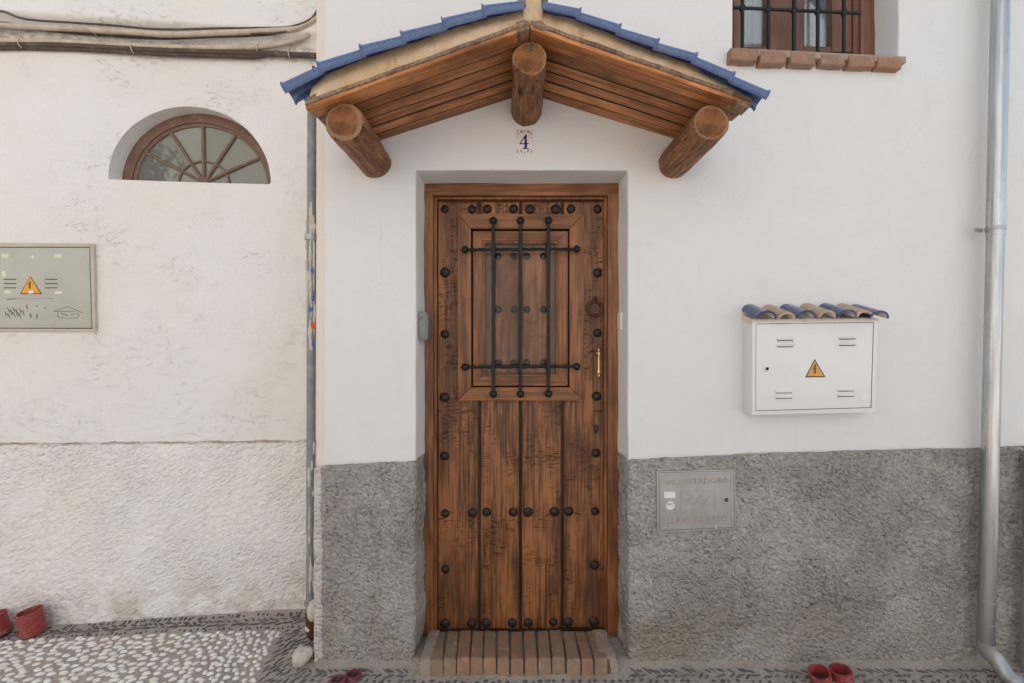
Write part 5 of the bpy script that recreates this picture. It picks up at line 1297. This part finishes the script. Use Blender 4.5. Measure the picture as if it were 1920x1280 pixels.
for i in range(6):
    a0, a1 = angs[i], angs[i + 1]; mb = MB(); vv = [hub + Vector((0, .004, 0))]; n_ = 8
    for k in range(n_ + 1):
        a = a0 + (a1 - a0) * k / n_; dx, dz = math.cos(a), math.sin(a)
        # reach to the frame ellipse
        lo, hi = 0, 1.2
        for _ in range(22):
            m_ = (lo + hi) / 2; xx, zz_ = hub.x + dx * m_, hub.z + dz * m_
            if ((xx - FCX) / (FRX * .88)) ** 2 + ((zz_ - FZ0) / (FRZ * .88)) ** 2 < 1: lo = m_
            else: hi = m_
        vv.append(Vector((hub.x + dx * lo, hub.y + .004 + dx * lo * LB, max(hub.z + dz * lo, FZ0 + .002))))
    mb.add(vv + [v_ + Vector((0, .004, 0)) for v_ in vv], [tuple(range(n_ + 2)), tuple(range(2 * n_ + 3, n_ + 1, -1))]); mb.build('pane', M['fan_glass'], fl, smooth=False)
a = fpt(math.pi, 1.05, .30); b = fpt(0, 1.05, .30)
mb = MB(); mb.prism([a + Vector((0, 0, -.05)), b + Vector((0, 0, -.05)), b + Vector((0, 0, .5)), a + Vector((0, 0, .5))], (0, .02, 0)); mb.build('dim_interior', M['room'], fl)

# ------------------------------------------------------------ cables on the old wall
def cable(name, pts, r, mat, off, label, group, seg=10, wob=.004, seed=0):
    w_ = [PL(a, b, off) for a, b in pts]; out = []
    for i in range(len(w_) - 1):
        for k in range(8): out.append(w_[i].lerp(w_[i + 1], k / 8))
    out.append(w_[-1]); arr = np.array([tuple(v_) for v_ in out])
    # smooth
    for _ in range(6): arr[1:-1] = (arr[:-2] + 2 * arr[1:-1] + arr[2:]) / 4
    arr[:, 2] += wob * fbm(arr, 5, 2, seed); 
    mb = MB(); mb.tube([Vector(v_) for v_ in arr], r, seg); o = mb.build(name, mat, None, at=tuple(arr[len(arr) // 2])); return tag(o, label, 'cable', group)
GC = 'cables fixed along the neighbouring wall'
cable('cable', [(-260, 40), (0, 48), (150, 55), (300, 66), (450, 61), (520, 57), (560, 55), (580, 47), (592, 36)], .0145, M['conduit'], .048, 'pale whitewashed conduit, uppermost thick one on the old wall', GC, seed=1)
cable('cable', [(-260, 80), (0, 76), (150, 80), (300, 89), (450, 90), (500, 89), (560, 76), (585, 62), (598, 50)], .0135, M['conduit'], .030, 'pale conduit that bends up to the corner above the dark cable', GC, seed=2)
cable('cable', [(-260, 92), (0, 84), (150, 86), (300, 95), (450, 99), (520, 102), (600, 106)], .015, M['conduit_dark'], .026, 'dark brown cable running straight, lowest of the bundle', GC, seed=3)
cable('cable', [(-260, 30), (0, 44), (150, 62), (300, 72), (450, 66), (530, 62), (575, 48), (600, 22)], .012, M['conduit_dark'], .022, 'dark cable pressed under the uppermost pale conduit', GC, seed=4)
cable('cable', [(-260, 10), (0, 18), (40, 38), (180, 46), (300, 57), (450, 53), (540, 52), (572, 43), (596, 26)], .005, M['conduit_dark'], .055, 'thinnest dark cable on top of the bundle, rising at the corner', GC, seed=5)
cable('cable', [(470, 64), (520, 63), (560, 52), (582, 40), (600, 12)], .006, M['conduit_dark'], .050, 'short dark cable climbing steeply into the corner above the bundle', GC, seed=6)
cable('cable', [(545, 58), (566, 50), (580, 44), (594, 33), (606, 24)], .008, M['conduit'], .060, 'short pale cable end crossing the bundle at the corner', GC, seed=7)
cable('cable', [(-260, 100), (0, 91), (150, 93), (300, 102), (452, 107), (480, 108), (500, 104)], .010, M['conduit_dark'], .020, 'short dark cable tucked under the straight brown cable', GC, seed=8)
for i, (a, b) in enumerate(((484, 92), (543, 101), (180, 60), (330, 62), (40, 82), (250, 92))):
    c_ = PL(a, b, .03); mb = MB(); mb.torus(c_, (1, .1, 0), .021, .0028, 16, 6); o = mb.build('cable_clip', M['white_smear'], None, at=tuple(c_)); tag(o, ['small pale clip round the lower conduit, nearest its bend', 'small pale clip on the dark cable nearest the corner', 'pale clip on upper cables above the fanlight left end', 'pale clip on upper cables above the fanlight crown', 'leftmost pale clip on the lower cables', 'pale clip on lower cables above the fanlight left side'][i], 'clip', 'cable clips')

# ------------------------------------------------------------ red corrugated stubs
def stub(base, tilt, r, L, mat, label, seed):
    base = Vector(base); ax = Vector(tilt).normalized()
    t_ = thing('corrugated_pipe', base, label, 'pipe stub', 'red corrugated pipe stubs in the paving')
    prof = []; pt = .0125; n_ = max(2, int(L / pt))
    for i in range(n_):
        h0 = i * pt; prof += [(r - .0045, h0), (r - .001, h0 + .003), (r, h0 + .006), (r - .001, h0 + .009)]
    L = n_ * pt; prof += [(r - .0045, L), (r + .001, L + .002), (r + .001, L + .006), (r - .006, L + .006), (r - .0065, L)]
    for i in range(n_ - 1, 0, -1): h0 = i * pt; prof += [(r - .0065, h0), (r - .0095, h0 - .006)]
    mb = MB(); mb.lathe(prof, base - ax * .01, ax, 28); mb.build('pipe_wall', mat, t_, ang=60)
    mb = MB(); mb.lathe([(r - .008, 0), (0.0, .001)], base + ax * .006, ax, 20); mb.build('dark_depth_disc', M['pipe_depth'], t_)  # dark disc above ground imitates the shaded depth of the pipe
b1 = G(8, 1176); b2 = G(72, 1172)
stub((b1.x + .035, .195, .012), (-.20, -.10, 1), .051, .112, M['red_pvc'], 'red ribbed pipe stub cut off by the left edge, by the old wall', 1)
stub((b2.x + .045, .205, .015), (-.15, -.06, 1), .052, .118, M['red_pvc'], 'whole red ribbed pipe stub by the old wall, second from the left edge', 2)
stub((G(630, 1290).x, -.138, 0), (-.05, .16, 1), .0335, .030, M['purple_pvc'], 'dusty maroon pipe stub at the house corner, left one of the pair', 3)
stub((G(655, 1285).x, -.105, 0), (.04, .12, 1), .0330, .034, M['purple_pvc'], 'dusty maroon pipe stub at the house corner, right one of the pair', 4)
stub((G(1562, 1300).x, -.120, 0), (-.28, -.10, 1), .0430, .050, M['red_pvc'], 'dark red pipe stub by the plinth near the downpipe, left one of the pair', 5)
stub((G(1606, 1300).x, -.112, 0), (-.18, .05, 1), .0430, .050, M['red_pvc'], 'red ribbed pipe stub by the plinth near the downpipe, right one of the pair', 6)
